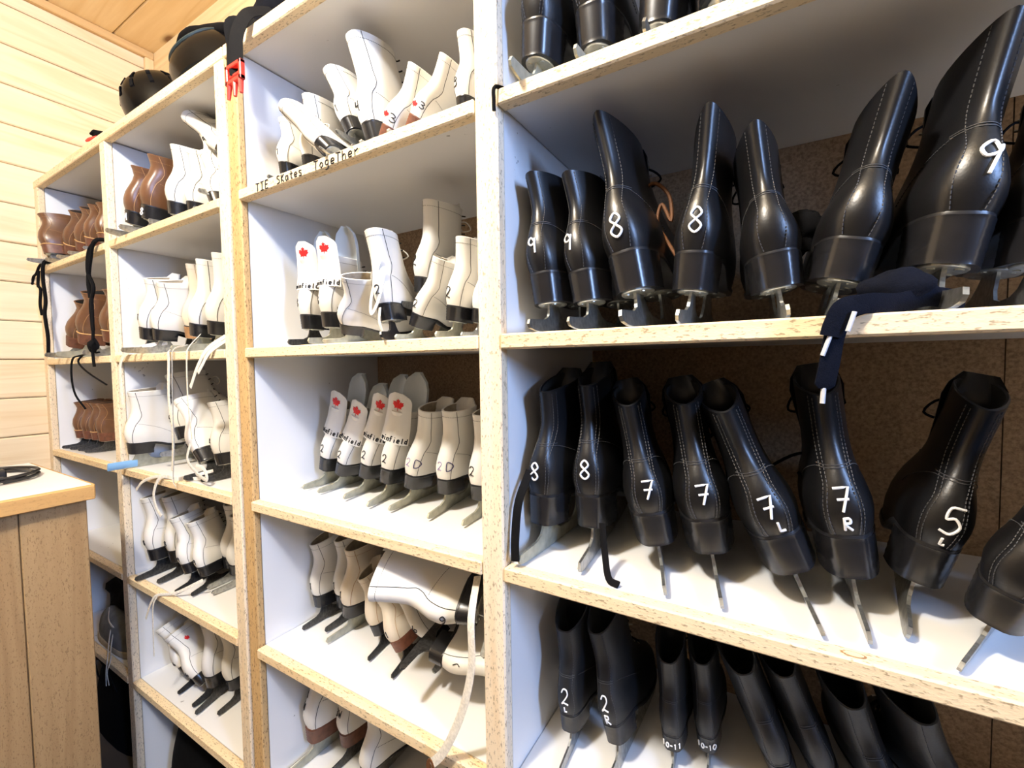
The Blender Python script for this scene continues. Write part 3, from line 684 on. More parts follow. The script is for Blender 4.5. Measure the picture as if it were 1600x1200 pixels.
def dashes(m, pts, dash, gap, r):
    """short stitches along a polyline"""
    P = [Vector(p) for p in pts]; L = [0]
    for a, b in zip(P[:-1], P[1:]): L.append(L[-1] + (b - a).length)
    def at(d):
        for i in range(1, len(P)):
            if d <= L[i] or i == len(P) - 1: return P[i - 1].lerp(P[i], (d - L[i - 1]) / max(1e-9, L[i] - L[i - 1]))
    d = 0
    while d + dash < L[-1]:
        m.tube([at(d), at(d + dash)], r, 4); d += dash + gap
def black_seams(k):
    b = BOOTS[k]; m = MB(); dbl = k in ('bs',)
    wid = {'bs': .0110, 'bm': .0105, 'bt': .0110, 'bk': .014}[k]
    zs = [i / 22 * b.Hb * .985 + .002 for i in range(23)]
    for sg in (-1, 1):
        offs = (0, .0035) if dbl else (0,)
        for o in offs:
            pts = [b.back(sg * (wid + o + (.004 * math.sin(min(1, z / .055) * math.pi))), z, .0004) for z in zs]
            dashes(m, pts, .0030, .0016, .00055)
    zz = .074 if k != 'bt' else .078
    for dz in (0, .003):
        pts = [b.back(u * .017, zz + dz, .0004) for u in [i / 8 for i in range(-8, 9)]]
        m.tube(pts, .00055, 4)
    for sg in (-1, 1):      # seam running forward along the quarter
        pts = [b.side(lerp(.10, .50, q), lerp(zz, .045, q ** 1.5), sg, .0004) for q in [i / 12 for i in range(13)]]
        dashes(m, pts, .0030, .0016, .0005)
    return m.mesh('stitching')
def white_seams(k):
    b = BOOTS[k]; m = MB(); H = b.Hb
    kz = [0, .02, .04, .06, .075, .09, .11, H]; kk = [.035, .045, .06, .085, .13, .16, .13, .115]
    for sg in (-1, 1):
        pts = [b.side(interp(z, kz, kk), z, sg, .0003) for z in [i / 30 * (H - .002) + .001 for i in range(31)]]
        m.tube(pts, .00075, 4)
    pts = [b.P(t, H - .014) + b.normal(t, H - .014) * .0003 for t in [2 * math.pi * i / 40 for i in range(41)]]
    dashes(m, pts, .0024, .0016, .00045)
    for sg in (-1, 1):
        pts = [b.side(lerp(.12, .52, q), lerp(.062, .030, q ** 1.4), sg, .0003) for q in [i / 12 for i in range(13)]]
        dashes(m, pts, .0030, .0014, .0005)
    return m.mesh('seam')
def eyelets_mesh(k):
    b = BOOTS[k]; m = MB()
    for sg in (-1, 1):
        for i in range(6):
            z = lerp(.078, b.Hb - .012, i / 5); t = math.acos(1 - 2 * .93); t = t if sg > 0 else 2 * math.pi - t
            p = b.P(t, z); n = b.normal(t, z)
            if i < 3: m.disc(p - n * .0005, n, .0032, .0016, 8)
            else: m.tube([p - n * .001, p + n * .004, p + n * .0055 + Vector((sg * .004, 0, 0))], .0017, 5)
    return m.mesh('eyelet')
def laces_mesh(k):
    b = BOOTS[k]; m = MB(); pts = []
    for i in range(9):
        z = lerp(.070, b.Hb - .03, i / 8); t = math.acos(1 - 2 * .945); sg = 1 if i % 2 else -1; t = t if sg > 0 else 2 * math.pi - t
        pts.append(b.P(t, z) + b.normal(t, z) * .003); f = b.P(math.pi, z + .006); pts.append(f + Vector((0, .006, 0)))
    e = pts[-1]
    loop = [e, e + Vector((.02, .012, .006)), e + Vector((.034, .016, -.012)), e + Vector((.012, .016, -.018)), e + Vector((0, .012, -.004)), e + Vector((-.022, .014, .006)), e + Vector((-.034, .014, -.014)), e + Vector((-.01, .014, -.02))]
    m.tube(smooth_curve(pts, 2) + smooth_curve(loop, 4), .0017, 5); return m.mesh('lace', True)

LOOK = {   # boot, heel, sole, seams, lining, laces
 'black': ('black_leather', 'black_heel', 'black_rubber', 'grey_stitch', 'dark_lining', 'black_lace'),
 'kid': ('black_kid_leather', 'black_rubber', 'black_rubber', 'grey_stitch', 'dark_lining', 'black_lace'),
 'white': ('white_leather', 'black_heel', 'black_rubber', 'dark_stitch', 'cream_lining', 'white_lace'),
 'cream': ('cream_leather', 'black_heel', 'black_rubber', 'brown_stitch', 'cream_lining', 'white_lace'),
 'brown': ('brown_leather', 'brown_heel', 'brown_heel', 'brown_stitch', 'dark_lining', 'black_lace'),
}
def skate(key, label, group, look=None, text=(), heel=None, leaf=False, blade='steel', ink=None, nice=True, sole=None, heeltext=None, guard=False):
    k, x, y, z, yaw, roll, pit, s, h = FIT[key]
    if look is None: look = {'bk': 'kid', 'br': 'brown'}.get(k, 'black' if k[0] == 'b' else 'white')
    L = LOOK[look]; b = BOOTS[k]
    fam = 'black_skate' if look in ('black', 'kid') else 'brown_skate' if look == 'brown' else 'white_skate'
    r = empty(fam, (x, y, z), label, 'skate', group); r.rotation_euler = (pit, roll, yaw)
    q = (.086 + (b.Hb + b.base - .086) * h) / (b.base + b.Hb) if k != 'wl' else (.086 + .185 * h) / .271
    r.scale = (s, s, s * q)
    # rest on the shelf: lowest corner of blade, sole and boot just above the board
    floor_z = SH[int(key[2]) - 1] + .0004
    pts = [(sx, py, pz) for py, pz in BLADE for sx in (-.002, .002)] + [tuple(p) for zt in (0, .03, .062, .10, b.Hb) for p in b.ring(zt, 16)] + [(sx * (.036 if b.base > .09 else .032), yy, .0487) for sx in (-1, 1) for yy in (0, .07)]
    mtx = Matrix.LocRotScale(r.location, r.rotation_euler, r.scale)
    low = min((mtx @ Vector(p)).z for p in pts)
    if low < floor_z or (low > floor_z and z - SH[int(key[2]) - 1] < .01): r.location.z += floor_z - low
    link('boot', cached(('boot', k), lambda: boot_mesh(k)), L[0], r)
    ln = link('lining', cached(('lin', k), lambda: lining_mesh(k)), L[4], r)
    hl = link('heel', cached(('heel', k), lambda: heel_mesh(k)), heel or L[1], r)
    if heel: hl['label'] = heel.split('_')[0] + ' stacked heel'
    link('sole', cached(('sole', k), lambda: sole_mesh(k)), sole or (heel if heel in ('brown_heel',) else L[2]), r)
    bl = link('blade', cached(('blade',), blade_mesh), blade, r)
    link('mounting_plate', cached(('p1',), lambda: plate_mesh(.040, .031, .0205, .0492)), 'plate_steel', bl)
    link('mounting_plate', cached(('p2',), lambda: plate_mesh(.185, .050, .028, .0622)), 'plate_steel', bl)
    if look in ('black', 'kid'): link('stitching', cached(('bst', k), lambda: black_seams(k)), L[3], r)
    else: link('seam', cached(('wse', k), lambda: white_seams(k)), L[3], r)
    link('tongue', cached(('ton', k), lambda: foam_mesh() if k == 'wl' else tongue_mesh(k, .004 if k in ('bk', 'br') else .010 if k == 'bs' else .016)), 'tongue_foam' if k == 'wl' else L[0], r)
    if nice:
        link('eyelet', cached(('eye', k), lambda: eyelets_mesh(k)), 'dark_stitch' if fam == 'white_skate' else 'brass', r)
        link('lace', cached(('lace', k), lambda: laces_mesh(k)), L[5], r)
    if k == 'wl':
        g = link('tendon_guard', cached(('guard',), guard_mesh), 'white_plastic', r)
        link('leaf_print', cached(('leafp',), lambda: leaf_mesh(lambda u, v, o=.0006: guard_pt(u + .002, v + .243, .0004 + o), .030)), 'red_print', g)
        link('lettering', cached(('gtx',), lambda: text_mesh([('winfield', .004, .160, .0125, 0)], lambda u, v: guard_pt(u, v, .0003), .0015)), 'black_marker', g)
    if leaf:
        link('leaf_print', cached(('leafs', k), lambda: leaf_mesh(lambda u, v, o=.0: b.back(u - .004, v + .024, .0007 + o), .018)), 'red_print', r)
    if text:
        inkm = ink or ('white_paint' if look in ('black', 'kid') else 'black_marker'); rr = .0015 if look in ('black', 'kid') else .0011
        lines = []
        for t in text: lines.append(t)
        me = text_mesh([(t, u, v, hh, sl) for (t, u, v, hh, sl) in lines], lambda u, v: b.back(u, max(.002, v), .0003), rr)
        link('lettering', me, inkm, r)
    if heeltext:
        t, hh = heeltext
        me = text_mesh([(t, 0, .066, hh, 0)], lambda u, v: b.back(u, 0.0, .0012) + Vector((0, -.0006, v - b.base)), .0014)
        link('lettering', me, 'white_paint', hl)
    if guard:
        m = MB(); m.tube([(0, -.052, .0155), (0, .03, .0145)], 1, 8, flat=(.0045, .013), up=(0, 0, 1)); link('blade_guard', m.mesh('blade_guard', True), 'blue_guard', r)
    return r
def child_curve(root, name, pts, mat, r, k=6, flat=None, n=6, up=(0, -1, 0), rad=None):
    """a lace given in world coordinates, hung as a part on its skate"""
    bpy.context.view_layer.update()
    inv = (Matrix.LocRotScale(root.location, root.rotation_euler, root.scale)).inverted()
    m = MB(); P = smooth_curve(pts, n)
    m.tube(P, rad or r, k, flat, up); m.v = [tuple(inv @ Vector(p)) for p in m.v]
    return link(name, m.mesh(name, True), mat, root)

# --- bay of black skates
Gt, G2, G3, G4 = 'black skates on the top shelf of the black bay', 'black skates on the upper shelf of the black bay', 'black skates on the middle shelf of the black bay', 'small black skates on the bottom shelf of the black bay'
R = {}
R['4b1a'] = skate('4b1a', 'glossy black skate on the top black-skate shelf, beside the pale post', Gt, blade='pale_steel')
R['4b1b'] = skate('4b1b', 'large black skate on top shelf, second from the pale post, heel plate showing', Gt, blade='pale_steel')
R['4b1c'] = skate('4b1c', 'scuffed black skate on top shelf, third from the pale post', Gt)
R['4b1d'] = skate('4b1d', 'black skate on top shelf, fourth from the pale post, mostly cut off', Gt)
R['4b2a'] = skate('4b2a', 'black skate marked nine against the white side panel beside the pale post', G2, text=[('9', -.004, .040, .024, .1)])
R['4b2b'] = skate('4b2b', 'narrow black skate marked nine, second along the upper black-skate shelf', G2, text=[('9', -.008, .044, .026, 0)])
R['4b2c'] = skate('4b2c', 'tall black skate marked eight, leaning toward the pale post with its cuff flared', G2, text=[('8', 0, .030, .028, -.05)])
R['4b2d'] = skate('4b2d', 'tall upright black skate marked eight with wide open cuff', G2, text=[('8', .001, .036, .030, 0)])
R['4b2e'] = skate('4b2e', 'unmarked tall black skate leaning against the upright skate marked eight', G2)
R['4b2f'] = skate('4b2f', 'unmarked tall black skate leaning away from the post, navy lace at its blade', G2)
R['4b2g'] = skate('4b2g', 'biggest black skate, marked with a bold nine, on the upper shelf', G2, text=[('9', .004, .046, .030, -.1)])
R['4b2h'] = skate('4b2h', 'dark skate hidden beyond the biggest skate marked nine', G2)
R['4b3a'] = skate('4b3a', 'black skate marked eight touching the side panel, black lace beside it', G3, text=[('8', -.004, .036, .026, 0)], blade='pale_steel')
R['4b3b'] = skate('4b3b', 'black skate marked eight, second on the middle shelf, cuff flap open', G3, text=[('8', -.001, .038, .026, 0)])
R['4b3c'] = skate('4b3c', 'slim black skate marked seven, third on the middle shelf', G3, text=[('7', .002, .036, .026, -.1)])
R['4b3d'] = skate('4b3d', 'upright black skate marked seven without a letter, lace loop above', G3, text=[('7', .001, .036, .026, 0)])
R['4b3e'] = skate('4b3e', 'black skate marked seven over L, leaning hard toward the post', G3, text=[('7', 0, .036, .026, 0), ('L', .006, .011, .012, 0)])
R['4b3f'] = skate('4b3f', 'black skate marked seven over R, under the dangling navy lace', G3, text=[('7', 0, .042, .026, 0), ('R', .002, .015, .014, 0)])
R['4b3g'] = skate('4b3g', 'black skate marked five over L leaning away from the post', G3, text=[('5', .006, .034, .030, 0), ('L', .006, .009, .008, 0)])
R['4b3h'] = skate('4b3h', 'black skate tipped over on its bent blade at the end of the middle shelf', G3)
R['4b4a'] = skate('4b4a', 'small matt black skate marked two over L', G4, text=[('2', .0, .040, .028, 0), ('L', .0, .014, .010, 0)])
R['4b4b'] = skate('4b4b', 'small matt black skate marked two over R', G4, text=[('2', .0, .042, .026, 0), ('R', .0, .012, .018, 0)])
R['4b4c'] = skate('4b4c', 'tiny black skate with ten-eleven painted on its heel', G4, heeltext=('10-11', .0108))
R['4b4d'] = skate('4b4d', 'tiny black skate with ten-ten painted on its heel', G4, heeltext=('10-10', .0108))
R['4b4e'] = skate('4b4e', 'leaning black skate beside the heel marked ten-ten on the bottom shelf', G4)
R['4b4f'] = skate('4b4f', 'leaning black skate sixth along the bottom shelf', G4)
R['4b4g'] = skate('4b4g', 'black skate seventh along the bottom shelf below the knot in the shelf edge', G4)
R['4b4h'] = skate('4b4h', 'last black skate in the dark end of the bottom shelf', G4)
child_curve(R['4b2c'], 'lace', [(-.185, .14, .21), (-.172, .135, .240), (-.152, .135, .258), (-.130, .135, .236), (-.127, .135, .200), (-.140, .135, .226), (-.146, .135, .200), (-.134, .135, .175), (-.120, .135, .15)], 'brown_lace', .0026)
e = R['4b2f']
child_curve(e, 'lace', [(.16, .07, .056), (.13, .05, .060), (.10, .02, .053), (.075, -.004, .052), (.058, -.012, .044), (.050, -.013, .024), (.046, -.013, -.004), (.042, -.012, -.028)], 'navy_lace', 1, 8, flat=(.010, .0022), rad=[1] * 3 * 6 + [1.0] * 24 + [.55])
child_curve(e, 'aglet', [(.0420, -.012, -.027), (.0412, -.012, -.042)], 'clear_aglet', .0022, n=2)
child_curve(e, 'lace', [(.075, -.004, .052), (.056, -.016, .048), (.049, -.018, .034), (.046, -.018, .022)], 'navy_lace', 1, 8, flat=(.010, .0022))
child_curve(e, 'aglet', [(.046, -.018, .023), (.040, -.019, .004)], 'clear_aglet', .0020, n=2)
child_curve(e, 'aglet', [(.064, -.017, .044), (.059, -.018, .026)], 'clear_aglet', .0020, n=2)
def crumple(seed, amp=.22):
    rnd = random.Random(seed); w_ = [(Vector((rnd.uniform(-1, 1), rnd.uniform(-1, 1), rnd.uniform(-1, 1))) * rnd.uniform(3, 7), rnd.uniform(0, 6)) for _ in range(7)]
    return lambda d: 1 + amp / 3 * sum(math.sin(Vector(d).dot(a) + p) for a, p in w_)
m = MB(); m.ball((.102, .050, .068), .030, .022, .020, 20, 14, crumple(3)); inv = Matrix.LocRotScale(e.location, e.rotation_euler, e.scale).inverted(); m.v = [tuple(inv @ Vector(p)) for p in m.v]
link('lace_bundle', m.mesh('lace_bundle', True), 'navy_lace', e)
m = MB(); m.ball((.03, .16, .165), .030, .03, .028, 18, 12, crumple(8, .4)); inv = Matrix.LocRotScale(R['4b2e'].location, R['4b2e'].rotation_euler, R['4b2e'].scale).inverted(); m.v = [tuple(inv @ Vector(p)) for p in m.v]
link('lace_bundle', m.mesh('lace_bundle', True), 'black_lace', R['4b2e'])
child_curve(R['4b3a'], 'lace', [(-.314, .05, -.16), (-.317, .02, -.20), (-.318, .010, -.25), (-.315, .004, -.282)], 'black_lace', 1, 8, flat=(.007, .0018))
child_curve(R['4b3b'], 'lace', [(-.205, .06, -.225), (-.198, .05, -.262), (-.186, .03, -.287), (-.170, .022, -.2888)], 'black_lace', 1, 8, flat=(.005, .0016))
child_curve(R['4b3d'], 'lace', [(-.075, .14, -.17), (-.085, .15, -.12), (-.06, .15, -.10), (-.05, .15, -.14), (-.03, .14, -.17)], 'black_lace', .0022)
child_curve(R['4b3e'], 'lace', [(-.02, .17, -.16), (.03, .17, -.125), (.07, .17, -.13), (.05, .17, -.165), (.03, .17, -.15)], 'black_lace', .0020)
child_curve(R['4b1a'], 'lace', [(-.325, .02, .385), (-.331, -.006, .378), (-.333, -.006, .360), (-.334, -.004, .348)], 'black_lace', .0026)

# --- bay with the handwritten sign
H1, H2, H3, H4, H5 = ['white skates on the %s shelf of the sign bay' % n for n in ('top', 'second', 'third', 'fourth', 'lowest')]
def one(c, u=-.006, v=.030, h=.020, sl=0): return [(c, u, v, h, sl)]
R['3b1a'] = skate('3b1a', 'short white skate marked one above the word TIE on the shelf edge', H1, text=one('1'))
R['3b1b'] = skate('3b1b', 'white skate with black heel above the word Skates, standing upright', H1)
R['3b1c'] = skate('3b1c', 'white skate tipped over, black heel above the word Together', H1)
R['3b1d'] = skate('3b1d', 'white skate marked one leaning behind the tall white skate', H1, text=one('1'))
R['3b1e'] = skate('3b1e', 'tallest white skate marked four, dark hooks up its front', H1, text=one('4'), )
R['3b1f'] = skate('3b1f', 'white skate marked three with red leaf and brown heel, beside the tallest white skate', H1, text=[('3', .014, .022, .020, 0)], heel='brown_heel', leaf=True)
R['3b1g'] = skate('3b1g', 'white skate marked three with red leaf, between two other threes', H1, text=[('3', .014, .030, .016, 0)], heel='brown_heel', leaf=True)
R['3b1h'] = skate('3b1h', 'white skate marked three on the sign shelf, tall floppy cuff against the pale post', H1, text=[('3', -.012, .034, .024, 0)])
R['3b2a'] = skate('3b2a', 'red leaf skate marked three, first by the side panel', H2, text=one('3', -.016), blade='dark_steel')
R['3b2b'] = skate('3b2b', 'red leaf skate marked three beside a sideways white skate', H2, text=one('3', -.016), blade='pale_steel')
R['3b2c'] = skate('3b2c', 'plain white skate turned sideways at the front of the second shelf', H2, text=[('3', -.012, .028, .016, 0), ('e', -.008, .050, .014, 0)], heel='black_rubber', blade='pale_steel')
R['3b2d'] = skate('3b2d', 'white skate marked two behind the sideways skate', H2, text=one('2'), blade='dark_steel')
R['3b2e'] = skate('3b2e', 'big cream-white skate marked two, perched on top of the others', H2, text=[('2', -.014, .038, .026, .1)], look='white', blade='dark_steel')
R['3b2f'] = skate('3b2f', 'white skate marked two leaning under the perched skate', H2, text=[('2', -.008, .026, .022, 0)], blade='pale_steel')
R['3b2g'] = skate('3b2g', 'white skate marked two, tall cuff stitched, close to the pale post', H2, text=[('2', -.010, .030, .026, 0)], blade='pale_steel')
R['3b2h'] = skate('3b2h', 'white skate half hidden behind the pale post on the second shelf', H2)
for kk, lab in (('3b3a', 'red leaf skate marked two, first of four on the third shelf'), ('3b3b', 'red leaf skate marked two, second of four, lowest of them'),
                ('3b3c', 'red leaf skate marked two, third of four, partly covered'), ('3b3d', 'red leaf skate marked two, last of four with white foam tongue')):
    R[kk] = skate(kk, lab, H3, text=[('2', -.004, .026, .020, 0)], blade='pale_steel', nice=False)
R['3b3e'] = skate('3b3e', 'cream skate marked two D beside the leaf skates', H3, text=[('D', .017, .034, .020, 0)], ink='navy_marker', blade='pale_steel')
R['3b3f'] = skate('3b3f', 'cream skate marked two D, second of that pair', H3, text=[('D', .017, .034, .020, 0)], ink='navy_marker', blade='pale_steel')
for kk in ('3b3e', '3b3f'):
    link('lettering', cached('pur', lambda: text_mesh([('2', -.004, .034, .020, 0)], lambda u, v: BOOTS['wm'].back(u, v, .0003), .0008)), 'purple_marker', R[kk])
R['3b3g'] = skate('3b3g', 'white skate marked two against the pale post on the third shelf', H3, text=[('2', -.006, .034, .022, 0)], blade='pale_steel')
R['3b4a'] = skate('3b4a', 'small white skate marked one, first on the fourth shelf by the side panel', H4, text=one('1'), blade='dark_steel')
R['3b4b'] = skate('3b4b', 'small white skate marked one, second on the fourth shelf', H4, text=one('1'), blade='dark_steel')
R['3b4c'] = skate('3b4c', 'cream skate with pinkish seams, third on the fourth shelf', H4, look='cream', text=one('1'), blade='pale_steel')
R['3b4d'] = skate('3b4d', 'cream skate tucked behind the pink seamed one, dark blade forward', H4, look='cream', blade='dark_steel')
R['3b4e'] = skate('3b4e', 'cream skate with ribbed brown heel under the fallen skates', H4, look='cream', heel='brown_heel', text=one('1'), blade='dark_steel')
R['3b4f'] = skate('3b4f', 'white skate marked six leaning far over, shiny black heel and rusty blade', H4, text=one('6'), blade='steel')
R['3b4g'] = skate('3b4g', 'white skate marked six lying on top of the heap, eyelets upward', H4, text=one('6', .0, .022, .022, 1.6))
R['3b4h'] = skate('3b4h', 'white skate fallen on its side under the heap beside the pale post', H4, text=one('(', -.012, .04, .016), blade='dark_steel')
R['3b5a'] = skate('3b5a', 'white skate marked N with brown heel on the lowest shelf', H5, heel='brown_heel', text=[('N', -.010, .052, .014, 0), ('1', -.010, .075, .012, .5)], blade='pale_steel')
R['3b5b'] = skate('3b5b', 'white skate marked three W with brown heel on the lowest shelf', H5, heel='brown_heel', text=[('3W', -.004, .056, .016, 0)], blade='dark_steel')
R['3b5c'] = skate('3b5c', 'white skate with dark opening, beside the brown heels on the lowest shelf', H5)
R['3b5d'] = skate('3b5d', 'white skate turned toe outward on the lowest shelf, under the hanging white lace', H5)
child_curve(R['3b4g'], 'lace', [(-.400, .03, -.335), (-.386, -.008, -.38), (-.384, -.012, -.45), (-.400, -.013, -.52), (-.425, -.014, -.58), (-.445, -.014, -.615), (-.466, -.014, -.640)], 'white_lace', 1, 8, flat=(.0075, .0012))
child_curve(R['3b5d'], 'lace', [(-.47, -.006, -.690), (-.474, -.012, -.650), (-.466, -.014, -.636), (-.458, -.014, -.66), (-.462, -.006, -.70)], 'brown_lace', 1, 6, flat=(.005, .0015))
child_curve(R['3b2d'], 'lace', [(-.585, .02, .19), (-.60, .01, .12), (-.595, .005, .09), (-.582, .012, .12), (-.575, .02, .17)], 'white_lace', 1, 6, flat=(.0035, .0009))
child_curve(R['3b2d'], 'lace', [(-.582, .012, .10), (-.578, .006, .075), (-.573, .012, .05)], 'white_lace', 1, 6, flat=(.003, .0009))
for (txt, x, zc, h) in (('TIE', -.893, .3670, .0165), ('SKates', -.803, .3670, .0145), ('TogeTher', -.668, .3670, .0160)):
    m = MB()
    for pl in strokes(txt, h, .66, .30): m.tube([(x + a * 1.12, -.0018, zc + b) for a, b in pl], .0012, 5)
    part('lettering', m, 'black_marker', unit_b, label='handwritten word on the shelf edge')

# --- bay under the helmets
K1, K2, K3, K4, K5 = ['skates on the %s shelf of the bay under the helmets' % n for n in ('top', 'second', 'third', 'fourth', 'fifth')]
R['2b1a'] = skate('2b1a', 'brown skate with black sole marked A, beside the narrow post', K1, heel='black_heel', sole='black_rubber', heeltext=('A', .020))
R['2b1b'] = skate('2b1b', 'taller brown skate with black sole and pale sticker', K1, heel='black_heel', sole='black_rubber', heeltext=('8', .018))
R['2b1c'] = skate('2b1c', 'white skate with long dark seam next to the brown pair', K1)
R['2b1d'] = skate('2b1d', 'white skate with round shiny black heel, second white one on the top shelf', K1)
R['2b1e'] = skate('2b1e', 'white skate with black heel resting by the double post, under the piled ones', K1)
R['2b1f'] = skate('2b1f', 'white skate stacked on the others, middle of the pile by the double post', K1)
R['2b1g'] = skate('2b1g', 'white skate lying across the top of the pile, marked nine', K1, text=[('9', -.010, .04, .020, 0)])
m = MB(); m.disc((0, 0, 0), (0, 0, 1), .016, .0012, 20)
b_ = BOOTS['br']; t_ = math.acos(1 - 2 * .40); p_ = b_.P(t_, .045); n_ = b_.normal(t_, .045); rot = n_.to_track_quat('Z', 'Y').to_matrix().to_4x4()
me = m.mesh('sticker'); o = link('sticker', me, 'white_label', R['2b1b']); o.matrix_local = Matrix.Translation(p_ + n_ * .0004) @ rot
R['2b2a'] = skate('2b2a', 'white skate tucked at the back by the narrow post, second shelf', K2, text=one('1'))
R['2b2b'] = skate('2b2b', 'white skate with curved seam, in front of the tucked one', K2)
R['2b2c'] = skate('2b2c', 'cream skate with tan heel and floppy open cuff', K2, heel='tan_heel', look='cream')
R['2b2d'] = skate('2b2d', 'tall white skate beside the cream skate with tan heel', K2, blade='pale_steel')
R['2b2e'] = skate('2b2e', 'tall white skate close to the double post, ribbed black heel', K2, blade='pale_steel')
R['2b3a'] = skate('2b3a', 'white skate turned sideways with pale blue blade guard', K3, heel='black_rubber', guard=True, blade='pale_steel')
R['2b3b'] = skate('2b3b', 'white skate marked five leaning behind the sideways skate', K3, text=one('5'))
R['2b3c'] = skate('2b3c', 'white skate marked eight L behind the hanging laces', K3, text=[('8', -.010, .022, .014, 0), ('L', -.010, .040, .012, 0)], blade='dark_steel')
R['2b3d'] = skate('2b3d', 'white skate marked eight R by the double post', K3, text=[('8', -.010, .022, .016, 0), ('R', -.008, .044, .014, 0)], blade='dark_steel')
R['2b4a'] = skate('2b4a', 'white skate marked eight, first on the fourth shelf', K4, text=[('8', -.006, .026, .016, 0)], blade='dark_steel')
R['2b4b'] = skate('2b4b', 'white skate marked eight, second on the fourth shelf', K4, text=[('8', -.006, .026, .016, 0)], blade='dark_steel')
R['2b4c'] = skate('2b4c', 'cream white skate marked nine with its lace trailing over the edge', K4, text=[('9', -.006, .022, .016, 0)], blade='dark_steel')
R['2b4d'] = skate('2b4d', 'cream white skate marked nine with glossy black heel in front', K4, text=[('9', -.006, .024, .018, 0)], blade='dark_steel')
R['2b4e'] = skate('2b4e', 'white skate behind the glossy heeled nine on the fourth shelf', K4)
R['2b4f'] = skate('2b4f', 'white skate half hidden by the double post on the fourth shelf', K4)
R['2b5a'] = skate('2b5a', 'white skate marked six leaning flat toward the narrow post', K5, text=[('6', -.006, .022, .016, 0)], blade='dark_steel')
R['2b5b'] = skate('2b5b', 'white skate marked six with a small red leaf on its side', K5, text=[('6', -.006, .022, .016, 0)], blade='dark_steel')
R['2b5c'] = skate('2b5c', 'white skate with glossy black heel beside the red leaf one', K5, blade='dark_steel')
R['2b5d'] = skate('2b5d', 'white skate nearest the double post on the fifth shelf'.replace('nearest', 'next to'), K5, blade='dark_steel')
b_ = BOOTS['wm']
link('leaf_print', leaf_mesh(lambda u, v, o=0.0: b_.side(.30 + u * 6, .125 + v, 1, .0008 + o), .022), 'red_print', R['2b5b'])
def wlace(key, pts, wd=.004): return child_curve(R[key], 'lace', pts, 'white_lace', 1, 8, flat=(wd, .0010))
wlace('2b2b', [(-1.47, .05, .075), (-1.52, .01, .062), (-1.565, -.006, .05), (-1.605, -.012, .02), (-1.612, -.012, -.04), (-1.608, -.012, -.10)], .007)
wlace('2b2c', [(-1.33, .03, .06), (-1.325, -.004, .047), (-1.318, -.009, .02), (-1.322, -.011, -.08), (-1.305, -.012, -.16), (-1.315, -.013, -.26)], .0065)
wlace('2b2c', [(-1.31, .03, .06), (-1.302, -.004, .047), (-1.300, -.009, .0), (-1.300, -.013, -.12), (-1.30, -.014, -.20), (-1.312, -.014, -.28), (-1.300, -.013, -.30)], .005)
wlace('2b2d', [(-1.24, .03, .085), (-1.225, -.004, .05), (-1.222, -.010, .02), (-1.222, -.011, -.08), (-1.208, -.012, -.17)], .0055)
wlace('2b2e', [(-1.10, .02, .075), (-1.125, -.008, .045), (-1.16, -.014, .005), (-1.195, -.016, -.045)], .006)
wlace('2b2e', [(-1.08, .02, .07), (-1.11, -.008, .04), (-1.14, -.015, .005), (-1.155, -.016, -.01)], .005)
wlace('2b3c', [(-1.27, .06, -.27), (-1.34, .015, -.288), (-1.42, -.004, -.288), (-1.50, -.010, -.31), (-1.545, -.012, -.34)], .0045)
wlace('2b3c', [(-1.25, .05, -.285), (-1.34, .01, -.289), (-1.40, -.006, -.2875), (-1.432, -.012, -.33), (-1.425, -.012, -.37), (-1.40, -.010, -.392)], .005)
wlace('2b3d', [(-1.27, .01, -.19), (-1.275, .004, -.23), (-1.245, .01, -.262), (-1.20, .012, -.275), (-1.215, .014, -.25), (-1.25, .012, -.245)], .005)
wlace('2b4c', [(-1.33, .05, -.575), (-1.40, .015, -.612), (-1.46, -.006, -.625), (-1.485, -.012, -.65), (-1.52, -.014, -.705)], .004)
wlace('2b4c', [(-1.46, -.006, -.626), (-1.475, -.012, -.66), (-1.48, -.013, -.75), (-1.478, -.014, -.80)], .003)

# --- end bay by the plank wall
J1, J2, J3 = ['brown skates on the %s shelf of the end bay' % n for n in ('top', 'second', 'third')]
for kk, lab in (('1b1a', 'squat brown skate turned slightly, first by the plank wall, top shelf'), ('1b1b', 'brown skate second from the plank wall on the top shelf'),
                ('1b1c', 'brown skate third from the plank wall on the top shelf'), ('1b1d', 'brown skate fourth from the plank wall on the top shelf'), ('1b1e', 'brown skate beside the narrow post, top shelf of the end bay')):
    R[kk] = skate(kk, lab, J1, nice=False, blade='steel')
R['1b2a'] = skate('1b2a', 'smaller brown skate behind the big one, second shelf of the end bay', J2, nice=False)
R['1b2b'] = skate('1b2b', 'big brown skate with layered sole and pale blade', J2, nice=False, blade='pale_steel')
R['1b2c'] = skate('1b2c', 'brown skate by the narrow post, second shelf of the end bay', J2, nice=False)
for kk, lab in (('1b3a', 'dark brown skate first by the side panel, third shelf, black lace over it'), ('1b3b', 'dark brown skate second on the third shelf of the end bay'),
                ('1b3c', 'dark brown skate third on the third shelf of the end bay'), ('1b3d', 'dark brown skate against the narrow post, third shelf of the end bay')):
    R[kk] = skate(kk, lab, J3, nice=False, blade='dark_steel')
for kk in ('1b1a', '1b1b', '1b1c', '1b1d', '1b1e', '1b2b', '1b2c', '1b3a', '1b3c'):
    b_ = BOOTS['br']; m = MB(); m.tube([b_.P(2 * math.pi * i / 40, .001) + Vector((0, 0, -.001)) + Vector((b_.normal(2 * math.pi * i / 40, .004).x, b_.normal(2 * math.pi * i / 40, .004).y, 0)) * .0012 for i in range(41)], .0022, 5)
    link('welt', cached('weltm', lambda: m.mesh('welt', True)), 'welt', R[kk])
